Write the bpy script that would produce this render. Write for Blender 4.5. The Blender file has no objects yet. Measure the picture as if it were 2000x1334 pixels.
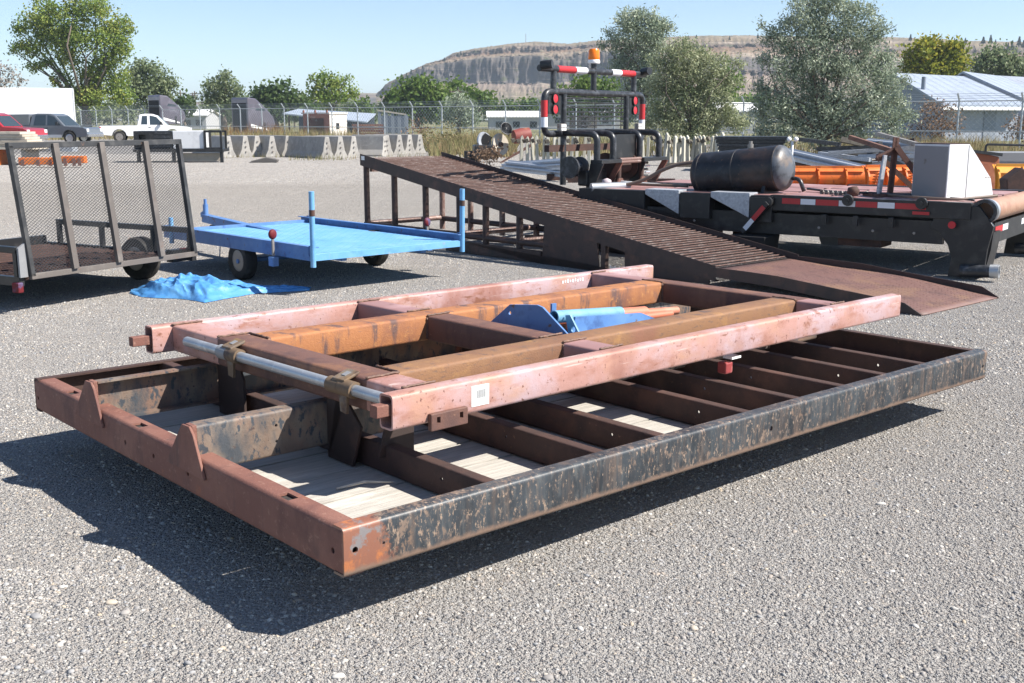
import bpy, bmesh, math, random
import numpy as np
from mathutils import Vector, Matrix
R = math.radians
random.seed(7); rng = np.random.default_rng(7)
SC = bpy.context.scene
COL = SC.collection
# ------------------------------------------------------------------ camera, sky, sun, exposure
CAMH = 1.5
FPX = 2171.0
PITCH = math.atan((667 - 233.2) / FPX)
cd = bpy.data.cameras.new('camera'); cam = bpy.data.objects.new('camera', cd); COL.objects.link(cam)
cd.sensor_width = 36.0; cd.lens = 36.0 * FPX / 2000.0
cd.clip_start = 0.05; cd.clip_end = 6000
cam.location = (0, 0, CAMH); cam.rotation_euler = (R(90) - PITCH, 0, 0)
SC.camera = cam
SX, SY = .95, -.22                        # horizontal direction to the sun per metre of height
SUN_EL = math.atan(1 / math.hypot(SX, SY)); SUN_AZ = math.atan2(SX, SY)
W = bpy.data.worlds.new('World'); SC.world = W; W.use_nodes = True
wn = W.node_tree.nodes; wl = W.node_tree.links
sky = wn.new('ShaderNodeTexSky'); sky.sky_type = 'NISHITA'; sky.sun_disc = False
sky.sun_elevation = SUN_EL; sky.sun_rotation = SUN_AZ
sky.altitude = 900; sky.air_density = 0.8; sky.dust_density = 0.0; sky.ozone_density = 1.4
wn['Background'].inputs['Strength'].default_value = 0.082
wl.new(sky.outputs[0], wn['Background'].inputs['Color'])
sl = bpy.data.lights.new('sun', 'SUN'); sl.energy = 5.0; sl.angle = R(0.53); sl.color = (1.0, 0.94, 0.86)
so = bpy.data.objects.new('sun', sl); COL.objects.link(so)
so.rotation_euler = Vector((-SX, -SY, -1)).to_track_quat('-Z', 'Y').to_euler()
SC.view_settings.view_transform = 'Standard'; SC.view_settings.look = 'None'
SC.view_settings.exposure = 1.03; SC.view_settings.gamma = 1.0; SC.view_settings.use_curve_mapping = False
SC.cycles.max_bounces = 6; SC.cycles.transparent_max_bounces = 12
SC.cycles.use_denoising = True

# ------------------------------------------------------------------ materials
def nd(nt, t, **kw):
    n = nt.nodes.new(t)
    for k, v in kw.items(): setattr(n, k, v)
    return n
def newmat(name):
    m = bpy.data.materials.new(name); m.use_nodes = True
    return m, m.node_tree, m.node_tree.nodes['Principled BSDF']
def rgba(c): return (c[0], c[1], c[2], 1)
def coords(nt, scale=(1, 1, 1)):
    tc = nd(nt, 'ShaderNodeTexCoord'); mp = nd(nt, 'ShaderNodeMapping'); mp.inputs['Scale'].default_value = scale
    nt.links.new(tc.outputs['Object'], mp.inputs['Vector']); return mp.outputs[0]
def wrand(nt):
    oi = nd(nt, 'ShaderNodeObjectInfo'); mu = nd(nt, 'ShaderNodeMath', operation='MULTIPLY'); mu.inputs[1].default_value = 37.0
    nt.links.new(oi.outputs['Random'], mu.inputs[0]); return mu.outputs[0]
def noise(nt, vec, scale, detail=4, rough=.6, w=None, seed=0):
    n = nd(nt, 'ShaderNodeTexNoise', noise_dimensions='4D'); n.inputs['Scale'].default_value = scale
    n.inputs['Detail'].default_value = detail; n.inputs['Roughness'].default_value = rough
    nt.links.new(vec, n.inputs['Vector'])
    if w is not None:
        ad = nd(nt, 'ShaderNodeMath', operation='ADD'); ad.inputs[1].default_value = seed * 5.3
        nt.links.new(w, ad.inputs[0]); nt.links.new(ad.outputs[0], n.inputs['W'])
    else: n.inputs['W'].default_value = seed * 5.3
    return n.outputs['Fac']
def ramp01(nt, fac, lo, hi):
    mr = nd(nt, 'ShaderNodeMapRange'); mr.inputs['From Min'].default_value = lo; mr.inputs['From Max'].default_value = hi
    nt.links.new(fac, mr.inputs['Value']); return mr.outputs[0]
def mixc(nt, fac, a, b):
    m = nd(nt, 'ShaderNodeMix', data_type='RGBA')
    if isinstance(fac, (int, float)): m.inputs[0].default_value = fac
    else: nt.links.new(fac, m.inputs[0])
    for s, v in ((6, a), (7, b)):
        if isinstance(v, tuple): m.inputs[s].default_value = rgba(v)
        else: nt.links.new(v, m.inputs[s])
    return m.outputs[2]
MATS = {}
def mat(name, base, rough=.6, metal=0.0, layers=(), bump=0.0, bscale=60, spec=.5, var=.0, coat=0.0):
    """layers: (colour, scale, lo, hi, stretch xyz, detail)  masks of noise that mix a colour over what is below"""
    m, nt, b = newmat(name); w = wrand(nt); col = tuple(base)
    b.inputs['Roughness'].default_value = rough; b.inputs['Metallic'].default_value = metal
    b.inputs['Specular IOR Level'].default_value = spec; b.inputs['Coat Weight'].default_value = coat
    for i, L in enumerate(layers):
        c, s, lo, hi = L[:4]; st = L[4] if len(L) > 4 else (1, 1, 1); de = L[5] if len(L) > 5 else 5
        f = ramp01(nt, noise(nt, coords(nt, st), s, de, .62, w, i + 1), lo, hi)
        col = mixc(nt, f, col, tuple(c))
    if var:
        hs = nd(nt, 'ShaderNodeHueSaturation'); oi = nd(nt, 'ShaderNodeObjectInfo')
        mr = nd(nt, 'ShaderNodeMapRange'); mr.inputs['To Min'].default_value = 1 - var; mr.inputs['To Max'].default_value = 1 + var
        nt.links.new(oi.outputs['Random'], mr.inputs['Value']); nt.links.new(mr.outputs[0], hs.inputs['Value'])
        if isinstance(col, tuple): hs.inputs['Color'].default_value = rgba(col)
        else: nt.links.new(col, hs.inputs['Color'])
        col = hs.outputs[0]
    if isinstance(col, tuple): b.inputs['Base Color'].default_value = rgba(col)
    else: nt.links.new(col, b.inputs['Base Color'])
    if bump:
        bp = nd(nt, 'ShaderNodeBump'); bp.inputs['Strength'].default_value = bump; bp.inputs['Distance'].default_value = .01
        nt.links.new(noise(nt, coords(nt), bscale, 6, .65, w, 9), bp.inputs['Height']); nt.links.new(bp.outputs[0], b.inputs['Normal'])
    MATS[name] = m; return m

RUST_RED = mat('red_oxide_steel', (.185, .08, .06), .78, layers=[((.24, .115, .085), 3, .44, .64), ((.12, .055, .047), 6, .52, .68, (1, 1, .5)), ((.29, .16, .12), 46, .58, .70), ((.09, .05, .046), 2.2, .58, .70, (3, 3, .4)), ((.25, .10, .06), 11, .62, .70)], bump=.3, bscale=130)
RUST_DEEP = mat('dark_rusty_steel', (.058, .031, .025), .8, layers=[((.105, .05, .036), 4, .5, .7), ((.035, .022, .02), 9, .5, .7), ((.17, .09, .06), 45, .64, .74)], bump=.25, bscale=110)
def navy_mat():
    m, nt, b = newmat('worn_navy_paint'); L = nt.links; b.inputs['Roughness'].default_value = .45
    def N(sc, lo, hi, st=(1, 1, 1), de=8, seed=0): return ramp01(nt, noise(nt, coords(nt, st), sc, de, .68, None, seed), lo, hi)
    col = mixc(nt, N(5, .42, .66, (1, 1, .5), 5, 1), (.022, .026, .031), (.055, .066, .076))
    col = mixc(nt, N(40, .5, .7, (1, 1, .25), 4, 2), col, (.095, .10, .10))
    # how worn the paint is varies along the channel; flakes are fine and ragged
    wear = N(1.1, .34, .66, (1, 1, 1), 3, 3)
    def flake(sc, st, seed, amt, de=9):
        n = noise(nt, coords(nt, st), sc, de, .72, None, seed); ad = nd(nt, 'ShaderNodeMath', operation='MULTIPLY_ADD'); ad.inputs[1].default_value = amt; L.new(wear, ad.inputs[0]); L.new(n, ad.inputs[2]); return ad.outputs[0]
    col = mixc(nt, ramp01(nt, flake(34, (1, 1, .55), 4, .09), .608, .66), col, (.185, .135, .105))
    col = mixc(nt, ramp01(nt, flake(85, (1, 1, .40), 5, .07, 5), .61, .65), col, (.29, .215, .16))
    col = mixc(nt, ramp01(nt, flake(13, (1, 1, .5), 6, .10, 12), .65, .69), col, (.185, .125, .09))
    col = mixc(nt, N(120, .66, .70, (1, 1, 1), 3, 7), col, (.33, .27, .21))
    run = nd(nt, 'ShaderNodeMath', operation='MULTIPLY'); run.inputs[1].default_value = .55; L.new(N(26, .50, .68, (1, 1, .06), 4, 13), run.inputs[0]); col = mixc(nt, run.outputs[0], col, (.15, .105, .08))
    # dusty lower edge and rusty plate end: a rag edged zone near x = 0
    tc = nd(nt, 'ShaderNodeTexCoord'); sx = nd(nt, 'ShaderNodeSeparateXYZ'); L.new(tc.outputs['Object'], sx.inputs[0])
    n2 = noise(nt, coords(nt, (1, 1, 1)), 9, 9, .7, None, 8)
    ma = nd(nt, 'ShaderNodeMath', operation='MULTIPLY_ADD'); ma.inputs[1].default_value = .26; L.new(n2, ma.inputs[0]); L.new(sx.outputs[0], ma.inputs[2])
    endm = ramp01(nt, ma.outputs[0], .285, .262)
    rust = mixc(nt, N(16, .50, .60, (1, 1, .8), 10, 9), (.23, .10, .065), (.42, .15, .055)); rust = mixc(nt, N(11, .55, .60, (1, 1, 1), 9, 10), rust, (.19, .175, .175)); rust = mixc(nt, N(8, .58, .66, (1, 1, 1), 6, 11), rust, (.15, .065, .05))
    col = mixc(nt, endm, col, rust)
    mb = nd(nt, 'ShaderNodeMath', operation='MULTIPLY_ADD'); mb.inputs[1].default_value = .05; L.new(noise(nt, coords(nt), 20, 8, .7, None, 12), mb.inputs[0]); L.new(sx.outputs[2], mb.inputs[2])
    low = ramp01(nt, mb.outputs[0], .252, .238); col = mixc(nt, low, col, (.20, .135, .10))
    L.new(col, b.inputs['Base Color'])
    bp = nd(nt, 'ShaderNodeBump'); bp.inputs['Strength'].default_value = .2; bp.inputs['Distance'].default_value = .006; L.new(noise(nt, coords(nt), 22, 9, .72, None, 4), bp.inputs['Height']); L.new(bp.outputs[0], b.inputs['Normal']); return m
NAVY = navy_mat()
NAVY_RAIL = mat('flaking_navy_rail_paint', (.16, .112, .085), .6, layers=[((.21, .17, .135), 4, .44, .62, (1.4, 1, .7), 7), ((.24, .125, .085), 5, .50, .68, (1, 1, 1), 8), ((.19, .185, .175), 2.6, .52, .68, (1.6, 1, .4), 5), ((.055, .062, .072), 9, .50, .64, (1, 1, .45), 10), ((.045, .054, .066), 36, .545, .60, (1, 1, .5), 8), ((.33, .12, .06), 3.0, .60, .69, (1, 1, 1), 8), ((.07, .045, .04), 60, .62, .68)], bump=.25, bscale=90)
PINK = mat('faded_pink_primer', (.43, .24, .205), .52, layers=[((.45, .325, .34), 2.0, .45, .58), ((.45, .25, .165), 4, .52, .66, (.6, 1, 1), 8), ((.35, .175, .135), 14, .50, .66, (.5, .5, 1.4), 8), ((.30, .145, .115), 1.6, .53, .64, (1, 1, .5), 8), ((.24, .105, .068), 9, .60, .66, (.8, .8, 1.2), 12), ((.21, .095, .062), 30, .625, .68, (.3, .3, 2.2), 5), ((.17, .08, .06), 70, .625, .67, (1, 1, .6), 3), ((.53, .40, .36), 22, .62, .68, (.15, .6, 3), 5)], bump=.16, bscale=60)
PINK_TOP = PINK
RUST_ORANGE = mat('orange_rust_tube', (.36, .148, .058), .75, layers=[((.24, .10, .055), 4, .48, .62), ((.125, .07, .06), 13, .53, .60, (1, .6, .2), 7), ((.43, .20, .075), 34, .56, .70), ((.20, .105, .075), 60, .60, .69, (.4, .3, 1.6)), ((.16, .10, .09), 2.0, .60, .70)], bump=.3, bscale=140)
RUST_OCHRE = mat('ochre_rust_tube', (.235, .122, .06), .72, layers=[((.185, .092, .052), 4, .46, .62), ((.32, .17, .065), 9, .56, .7), ((.15, .088, .06), 60, .55, .67, (.4, .3, 1.6)), ((.235, .105, .065), 2, .54, .66), ((.11, .07, .058), 12, .62, .68, (1, .6, .3))], bump=.3, bscale=150)
RUST_BROWN = mat('brown_rust_tube', (.135, .066, .050), .7, layers=[((.21, .105, .066), 4, .5, .68), ((.09, .048, .042), 10, .50, .66, (1, 1, .3)), ((.26, .14, .09), 45, .60, .72), ((.25, .12, .06), 2.4, .58, .68)], bump=.25, bscale=130)
MAUVE = mat('mauve_primer', (.30, .165, .155), .5, layers=[((.42, .26, .25), 3, .5, .66), ((.17, .085, .07), 12, .6, .68)], bump=.1, bscale=60)
GALV = mat('galvanised_pipe', (.46, .48, .50), .38, .55, layers=[((.34, .36, .38), 6, .5, .66, (.3, 1, 1)), ((.60, .62, .63), 30, .58, .7), ((.30, .2, .12), 9, .70, .75)], bump=.05)
GALV_SHEET = mat('galvanised_sheet', (.46, .49, .53), .45, .35, layers=[((.36, .38, .42), 40, .45, .6), ((.58, .60, .63), 22, .55, .66), ((.25, .16, .1), 7, .72, .76)])
ALU = mat('dull_aluminium', (.72, .73, .74), .5, .1, layers=[((.60, .61, .62), 3, .5, .66), ((.50, .45, .38), 5, .66, .74)], bump=.05, bscale=20)
STEEL_GREY = mat('grey_painted_steel', (.23, .235, .245), .5, layers=[((.29, .295, .30), 3, .5, .64), ((.17, .15, .14), 12, .64, .72)])
RAMPM = mat('dark_ramp_steel', (.048, .030, .027), .62, layers=[((.10, .052, .04), 4, .52, .68), ((.03, .022, .022), 9, .52, .66), ((.17, .085, .055), 50, .66, .76)], bump=.2, bscale=90)
RAMP_BAR = mat('worn_grating_bar', (.20, .125, .105), .5, .2, layers=[((.34, .27, .245), 9, .50, .66), ((.10, .06, .052), 30, .56, .68)], bump=.1)
PLATE = mat('rusty_tread_plate', (.155, .083, .07), .6, layers=[((.20, .115, .075), 2.2, .5, .64), ((.105, .058, .052), 5, .52, .66), ((.25, .17, .135), 60, .6, .7)], bump=.15, bscale=120)
BLACKP = mat('black_paint', (.016, .017, .019), .38, layers=[((.045, .044, .044), 8, .52, .68), ((.09, .055, .042), 14, .66, .74)], bump=.06, bscale=80)
BLACK_PIPE = mat('scuffed_black_pipe', (.024, .026, .03), .36, layers=[((.075, .08, .09), 14, .5, .64), ((.15, .085, .06), 11, .66, .74)], bump=.08, bscale=90)
BLACK_MATT = mat('matt_black', (.012, .012, .013), .8)
GATE = mat('dull_black_gate_paint', (.034, .035, .037), .5, layers=[((.075, .074, .073), 8, .48, .68), ((.16, .09, .06), 12, .64, .72)])
GATE_RIB = mat('brown_grey_gate_rib', (.12, .105, .095), .6, layers=[((.17, .15, .135), 6, .5, .66), ((.16, .09, .06), 15, .62, .72)])
TANKM = mat('black_rusting_tank', (.013, .014, .017), .46, layers=[((.032, .034, .042), 6, .52, .66), ((.075, .045, .034), 2.4, .50, .66), ((.11, .066, .046), 30, .62, .72), ((.06, .065, .08), 60, .66, .72)], bump=.08, bscale=50)
TANK_END = mat('bare_tank_end', (.10, .112, .13), .45, .1, layers=[((.22, .155, .10), 2.6, .48, .60), ((.03, .033, .04), 5, .52, .64), ((.22, .24, .26), 9, .62, .70)])
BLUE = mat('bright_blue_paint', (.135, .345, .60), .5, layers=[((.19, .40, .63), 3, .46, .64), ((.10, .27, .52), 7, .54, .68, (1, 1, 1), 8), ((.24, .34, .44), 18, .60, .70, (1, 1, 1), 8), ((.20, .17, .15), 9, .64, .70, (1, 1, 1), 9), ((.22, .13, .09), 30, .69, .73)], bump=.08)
BLUE_DEEP = mat('deep_blue_paint', (.085, .19, .42), .55, layers=[((.13, .25, .47), 4, .48, .66), ((.055, .115, .28), 9, .55, .67), ((.14, .09, .07), 16, .62, .67)], bump=.08)  # darker blue than the trailer deck
BLUE_LT = mat('pale_blue_paint', (.15, .32, .45), .5, layers=[((.21, .40, .52), 4, .48, .64), ((.09, .20, .34), 8, .54, .66), ((.22, .14, .10), 16, .63, .68)], bump=.08)
ORANGE_CYL = mat('faded_orange_paint', (.52, .17, .10), .5, layers=[((.60, .26, .18), 5, .5, .66), ((.28, .10, .06), 14, .62, .72)])
ORANGE = mat('plow_orange_paint', (.70, .155, .02), .45, layers=[((.76, .21, .035), 2, .48, .64), ((.42, .09, .02), 9, .56, .68), ((.24, .09, .045), 14, .63, .70)])
YELLOW_OR = mat('plow_yellow_orange_paint', (.80, .34, .04), .45, layers=[((.70, .26, .03), 3, .5, .66), ((.35, .15, .05), 18, .68, .75)])
WHITEP = mat('white_paint', (.86, .86, .85), .4, layers=[((.76, .76, .75), 3, .58, .72)])
WHITE_CAR = mat('white_car_paint', (.86, .86, .86), .25, coat=.5)
GREY_CAR = mat('grey_car_paint', (.14, .155, .175), .3, .2, coat=.6)
SILVER_CAR = mat('silver_car_paint', (.55, .57, .60), .28, .5, coat=.6)
RED_CAR = mat('red_car_paint', (.40, .025, .035), .28, .2, coat=.6)
GLASS = mat('dark_window_glass', (.035, .05, .06), .08, spec=.8)
RUBBER = mat('tyre_rubber', (.022, .021, .02), .82, layers=[((.07, .065, .06), 10, .5, .7)])
RIM = mat('steel_rim', (.30, .28, .26), .5, .5, layers=[((.14, .08, .055), 12, .55, .66)])
CHROME = mat('bright_metal', (.62, .63, .65), .25, .9)
RED_TAPE = mat('red_reflective_tape', (.46, .025, .03), .4, layers=[((.36, .03, .03), 20, .55, .7)])
WHITE_TAPE = mat('white_reflective_tape', (.74, .76, .80), .4, layers=[((.55, .56, .60), 14, .6, .7)])
RED_LENS = mat('red_lens', (.52, .02, .035), .2)
AMBER = mat('amber_beacon', (.85, .19, .01), .22)
LABEL = mat('white_label', (.82, .82, .80), .5)
INK = mat('black_ink', (.02, .02, .02), .6)
CHALK = mat('white_paint_mark', (.75, .74, .74), .8)
def woodmat(name, c1, c2, c3, rough=.8):
    m, nt, b = newmat(name); w = wrand(nt)
    f = ramp01(nt, noise(nt, coords(nt, (1.2, 22, 22)), 3, 7, .65, w, 1), .35, .68)
    col = mixc(nt, f, c1, c2)
    f2 = ramp01(nt, noise(nt, coords(nt, (1.5, 5, 5)), 2.6, 4, .6, w, 2), .55, .72)
    col = mixc(nt, f2, col, c3); nt.links.new(col, b.inputs['Base Color']); b.inputs['Roughness'].default_value = rough
    bp = nd(nt, 'ShaderNodeBump'); bp.inputs['Strength'].default_value = .35; bp.inputs['Distance'].default_value = .01
    nt.links.new(f, bp.inputs['Height']); nt.links.new(bp.outputs[0], b.inputs['Normal']); return m
WOOD = woodmat('weathered_plank_wood', (.50, .475, .425), (.33, .31, .275), (.58, .55, .50))
WOOD_DARK = woodmat('dark_wet_wood', (.055, .046, .042), (.03, .026, .025), (.08, .065, .055))
POSTW = mat('grey_treated_post_wood', (.50, .48, .40), .85, layers=[((.38, .37, .31), 6, .45, .62, (3, 3, .3)), ((.60, .58, .49), 9, .55, .7, (4, 4, .25))], var=.18)
BLOCKW = mat('dark_block_wood', (.10, .088, .07), .85, layers=[((.16, .14, .11), 8, .5, .66)], var=.2)
CONC = mat('barrier_concrete', (.36, .345, .32), .9, layers=[((.28, .27, .255), 2.5, .45, .62), ((.44, .43, .40), 9, .55, .7), ((.20, .18, .16), 3, .64, .74, (1, 1, .3))], bump=.15, bscale=30, var=.08)
TARP = mat('blue_tarpaulin', (.07, .25, .55), .42, layers=[((.13, .34, .62), 5, .48, .66), ((.045, .16, .40), 10, .54, .68), ((.20, .36, .54), 26, .60, .7)], bump=.5, bscale=9)
HOSE = mat('grey_brown_hose', (.16, .12, .095), .6)
BARK = mat('tree_bark', (.12, .095, .075), .9, layers=[((.19, .16, .13), 6, .5, .66, (3, 3, .4))], bump=.4, bscale=14)
ROOFB = mat('blue_grey_metal_roof', (.31, .36, .43), .6, .0, layers=[((.25, .29, .36), 1.2, .5, .65)])
WALLB = mat('slate_blue_siding', (.12, .15, .20), .7, layers=[((.15, .18, .23), .6, .5, .65)])
WALLG = mat('pale_grey_siding', (.42, .43, .45), .7)
BARN = mat('tan_barn_siding', (.20, .175, .155), .8)
DKROOF = mat('slate_roof', (.22, .25, .30), .7)
SHEDW = mat('shed_white_red_rust', (.66, .60, .55), .6, layers=[((.42, .16, .09), 1.6, .60, .68), ((.70, .66, .62), 3, .5, .6)])
SHEDR = mat('shed_rust_red', (.28, .09, .055), .75, layers=[((.5, .4, .34), 4, .58, .66)])
CABM = mat('purple_grey_cab_paint', (.15, .135, .165), .28, .4, layers=[((.22, .20, .24), 1.2, .5, .66)], coat=.4)
FENCEM = mat('galvanised_fence_steel', (.42, .46, .48), .5, .3)
BEIGE = mat('beige_panel', (.46, .41, .34), .7, layers=[((.36, .32, .26), 3, .5, .66)], var=.12)
HAY = mat('brown_tumbleweed', (.20, .13, .075), .9)

# ------------------------------------------------------------------ mesh helpers
class MB:
    def __init__(s): s.v = []; s.f = []; s.n = 0
    def add(s, v, f):
        s.v += [tuple(p) for p in v]; s.f += [tuple(i + s.n for i in q) for q in f]; s.n += len(v); return s
    def box(s, x0, x1, y0, y1, z0, z1):
        return s.add([(x0, y0, z0), (x1, y0, z0), (x1, y1, z0), (x0, y1, z0), (x0, y0, z1), (x1, y0, z1), (x1, y1, z1), (x0, y1, z1)],
                     [(0, 3, 2, 1), (4, 5, 6, 7), (0, 1, 5, 4), (1, 2, 6, 5), (2, 3, 7, 6), (3, 0, 4, 7)])
    def ext(s, poly, o, ux, uy, d):
        """polygon in the plane (o,ux,uy) extruded along the vector d"""
        o, ux, uy, d = map(Vector, (o, ux, uy, d)); n = len(poly)
        a = [o + ux * p[0] + uy * p[1] for p in poly]
        v = a + [p + d for p in a]
        flip = (ux.cross(uy)).dot(d) > 0
        f = [tuple(range(n)), tuple(range(2 * n - 1, n - 1, -1))]
        f += [(i, i + n, (i + 1) % n + n, (i + 1) % n) for i in range(n)]
        if flip: f = [q[::-1] for q in f]
        return s.add(v, f)
    def beam(s, p0, p1, w, h, up=(0, 0, 1)):
        p0, p1, up = Vector(p0), Vector(p1), Vector(up); d = p1 - p0
        sx = d.cross(up); sx.normalize(); uy = sx.cross(d); uy.normalize()
        return s.ext([(-w / 2, -h / 2), (w / 2, -h / 2), (w / 2, h / 2), (-w / 2, h / 2)], p0, sx, uy, d)
    def tube(s, pts, r, n=10, cap=True):
        pts = [Vector(p) for p in pts]; rs = r if isinstance(r, (list, tuple)) else [r] * len(pts); v = []; f = []
        t0 = (pts[1] - pts[0]).normalized(); a = t0.orthogonal().normalized()
        for i, p in enumerate(pts):
            t = (pts[min(i + 1, len(pts) - 1)] - pts[max(i - 1, 0)]).normalized()
            a = (a - t * a.dot(t)).normalized(); b = t.cross(a)
            for k in range(n):
                an = 2 * math.pi * k / n; v.append(p + (a * math.cos(an) + b * math.sin(an)) * rs[i])
        for i in range(len(pts) - 1):
            for k in range(n):
                f.append((i * n + k, i * n + (k + 1) % n, (i + 1) * n + (k + 1) % n, (i + 1) * n + k))
        if cap: f.append(tuple(range(n - 1, -1, -1))); m = (len(pts) - 1) * n; f.append(tuple(range(m, m + n)))
        return s.add(v, f)
    def pipe(s, p0, p1, ro, ri, n=20):
        p0, p1 = Vector(p0), Vector(p1); t = (p1 - p0).normalized(); a = t.orthogonal().normalized(); b = t.cross(a); v = []; f = []
        for p, r in ((p0, ro), (p1, ro), (p1, ri), (p0, ri)):
            v += [p + (a * math.cos(2 * math.pi * k / n) + b * math.sin(2 * math.pi * k / n)) * r for k in range(n)]
        for j in range(4):
            for k in range(n): f.append((j * n + k, j * n + (k + 1) % n, ((j + 1) % 4) * n + (k + 1) % n, ((j + 1) % 4) * n + k))
        return s.add(v, f)
    def lathe(s, prof, o, ax, n=20):
        """prof: (radius, along) pairs revolved round the axis"""
        o = Vector(o); ax = Vector(ax).normalized(); a = ax.orthogonal().normalized(); b = ax.cross(a); v = []; f = []
        for r, t in prof:
            for k in range(n):
                an = 2 * math.pi * k / n; v.append(o + ax * t + (a * math.cos(an) + b * math.sin(an)) * r)
        for i in range(len(prof) - 1):
            for k in range(n): f.append((i * n + k, i * n + (k + 1) % n, (i + 1) * n + (k + 1) % n, (i + 1) * n + k))
        if prof[0][0] > 1e-4: f.append(tuple(range(n - 1, -1, -1)))
        if prof[-1][0] > 1e-4: m = (len(prof) - 1) * n; f.append(tuple(range(m, m + n)))
        return s.add(v, f)
    def grid(s, P):
        """P[i][j] points"""
        nj = len(P[0]); v = [p for row in P for p in row]; f = []
        for i in range(len(P) - 1):
            for j in range(nj - 1): f.append((i * nj + j, i * nj + j + 1, (i + 1) * nj + j + 1, (i + 1) * nj + j))
        return s.add(v, f)
    def build(s, name, m, parent=None, bevel=0, seg=2, smooth=False, autosmooth=None):
        me = bpy.data.meshes.new(name); me.from_pydata(s.v, [], s.f); me.update()
        o = bpy.data.objects.new(name, me); COL.objects.link(o); me.materials.append(m)
        if parent: o.parent = parent
        if bevel:
            bv = o.modifiers.new('bevel', 'BEVEL'); bv.width = bevel; bv.segments = seg; bv.limit_method = 'ANGLE'; bv.angle_limit = R(40)
            bv.harden_normals = False
        if smooth:
            me.polygons.foreach_set('use_smooth', [True] * len(me.polygons))
            if autosmooth:
                bm = bmesh.new(); bm.from_mesh(me)
                for e in bm.edges:
                    if len(e.link_faces) == 2 and e.calc_face_angle(0) > R(autosmooth): e.smooth = False
                bm.to_mesh(me); bm.free()
        return o
def bake(o):
    dg = bpy.context.evaluated_depsgraph_get(); dg.update(); me = bpy.data.meshes.new_from_object(o.evaluated_get(dg))
    o.modifiers.clear(); o.data = me; return o
def cut(o, cutter_mb):
    m = cutter_mb.build('cutter', BLACK_MATT); m.parent = o.parent
    b = o.modifiers.new('b', 'BOOLEAN'); b.object = m; b.operation = 'DIFFERENCE'; b.solver = 'EXACT'; b.use_self = True
    bpy.context.view_layer.update(); bake(o); bpy.data.objects.remove(m); return o
def tag(o, label=None, cat=None, group=None, kind=None):
    if label: o['label'] = label
    if cat: o['category'] = cat
    if group: o['group'] = group
    if kind: o['kind'] = kind
    elif cat: o['kind'] = 'thing'
    return o
def thing(name, label, cat, loc=(0, 0, 0), rz=0.0, group=None, tilt=(0, 0)):
    o = bpy.data.objects.new(name, None); COL.objects.link(o); o.empty_display_size = .1
    o.location = loc; o.rotation_euler = (tilt[0], tilt[1], rz); return tag(o, label, cat, group)
def copy_tree(o, parent=None):
    c = o.copy(); COL.objects.link(c)
    if parent: c.parent = parent
    for ch in list(o.children): copy_tree(ch, c)
    return c
def arcpts(cx, cy, r, a0, a1, n):
    return [(cx + r * math.cos(a0 + (a1 - a0) * i / n), cy + r * math.sin(a0 + (a1 - a0) * i / n)) for i in range(n + 1)]
def cprof(h, fl, t, r=.014):
    P = math.pi
    return [(fl, 0)] + arcpts(r, r, r, 1.5 * P, P, 4) + arcpts(r, h - r, r, P, .5 * P, 4) + [(fl, h), (fl, h - t), (t, h - t), (t, t), (fl, t)]
def rprof(w, h, r=.012, n=3):
    P = math.pi
    return arcpts(r, r, r, P, 1.5 * P, n) + arcpts(w - r, r, r, 1.5 * P, 2 * P, n) + arcpts(w - r, h - r, r, 0, .5 * P, n) + arcpts(r, h - r, r, .5 * P, P, n)
def bend(pts, r, n=5):
    """round the corners of a polyline"""
    pts = [Vector(p) for p in pts]; out = [pts[0]]
    for i in range(1, len(pts) - 1):
        a = (pts[i - 1] - pts[i]).normalized(); b = (pts[i + 1] - pts[i]).normalized()
        p, q = pts[i] + a * r, pts[i] + b * r
        for k in range(n + 1):
            t = k / n; out.append((1 - t) ** 2 * p + 2 * t * (1 - t) * pts[i] + t * t * q)
    return out + [pts[-1]]
def wheel(parent, c, ax, r, w, rim=RIM, hub=.55, n=28):
    ax = Vector(ax).normalized(); c = Vector(c); h = w / 2; q = r * hub
    prof = [(q, -h * .8), (r * .80, -h), (r * .93, -h * .92), (r, -h * .6), (r * .985, -h * .2), (r, -h * .15), (r, h * .15), (r * .985, h * .2), (r, h * .6), (r * .93, h * .92), (r * .80, h), (q, h * .8)]
    b = MB(); b.lathe(prof, c, ax, n); t = b.build('tyre', RUBBER, parent, smooth=True, autosmooth=40)
    g = MB(); g.lathe([(q * 1.0, -h * .82), (q * .9, -h * .86), (q * .8, -h * .45), (q * .4, -h * .4), (q * .32, -h * .7), (q * .12, -h * .72), (q * .12, h * .72), (q * .32, h * .7), (q * .4, h * .4), (q * .8, h * .45), (q * .9, h * .86), (q * 1.0, h * .82)], c, ax, n)
    g.build('rim', rim, parent, smooth=True, autosmooth=30); return t
def ground(u, v):
    """world point on level ground seen at a given place of the 2000 px wide photograph"""
    x = (u - 1000) / FPX; y = (v - 667) / FPX; ct, st = math.cos(PITCH), math.sin(PITCH)
    d = (x, ct - y * st, -(st + y * ct)); t = -CAMH / d[2]; return d[0] * t, d[1] * t
def pt(u, v, Y):
    """world point at depth Y seen at a given place of the 2000 px wide photograph"""
    x = (u - 1000) / FPX; y = (v - 667) / FPX; ct, st = math.cos(PITCH), math.sin(PITCH)
    d = (x, ct - y * st, -(st + y * ct)); t = Y / d[1]; return Vector((d[0] * t, Y, CAMH + d[2] * t))
def atx(u, Y): return pt(u, 233, Y).x
def atz(v, Y): return pt(1000, v, Y).z
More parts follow.
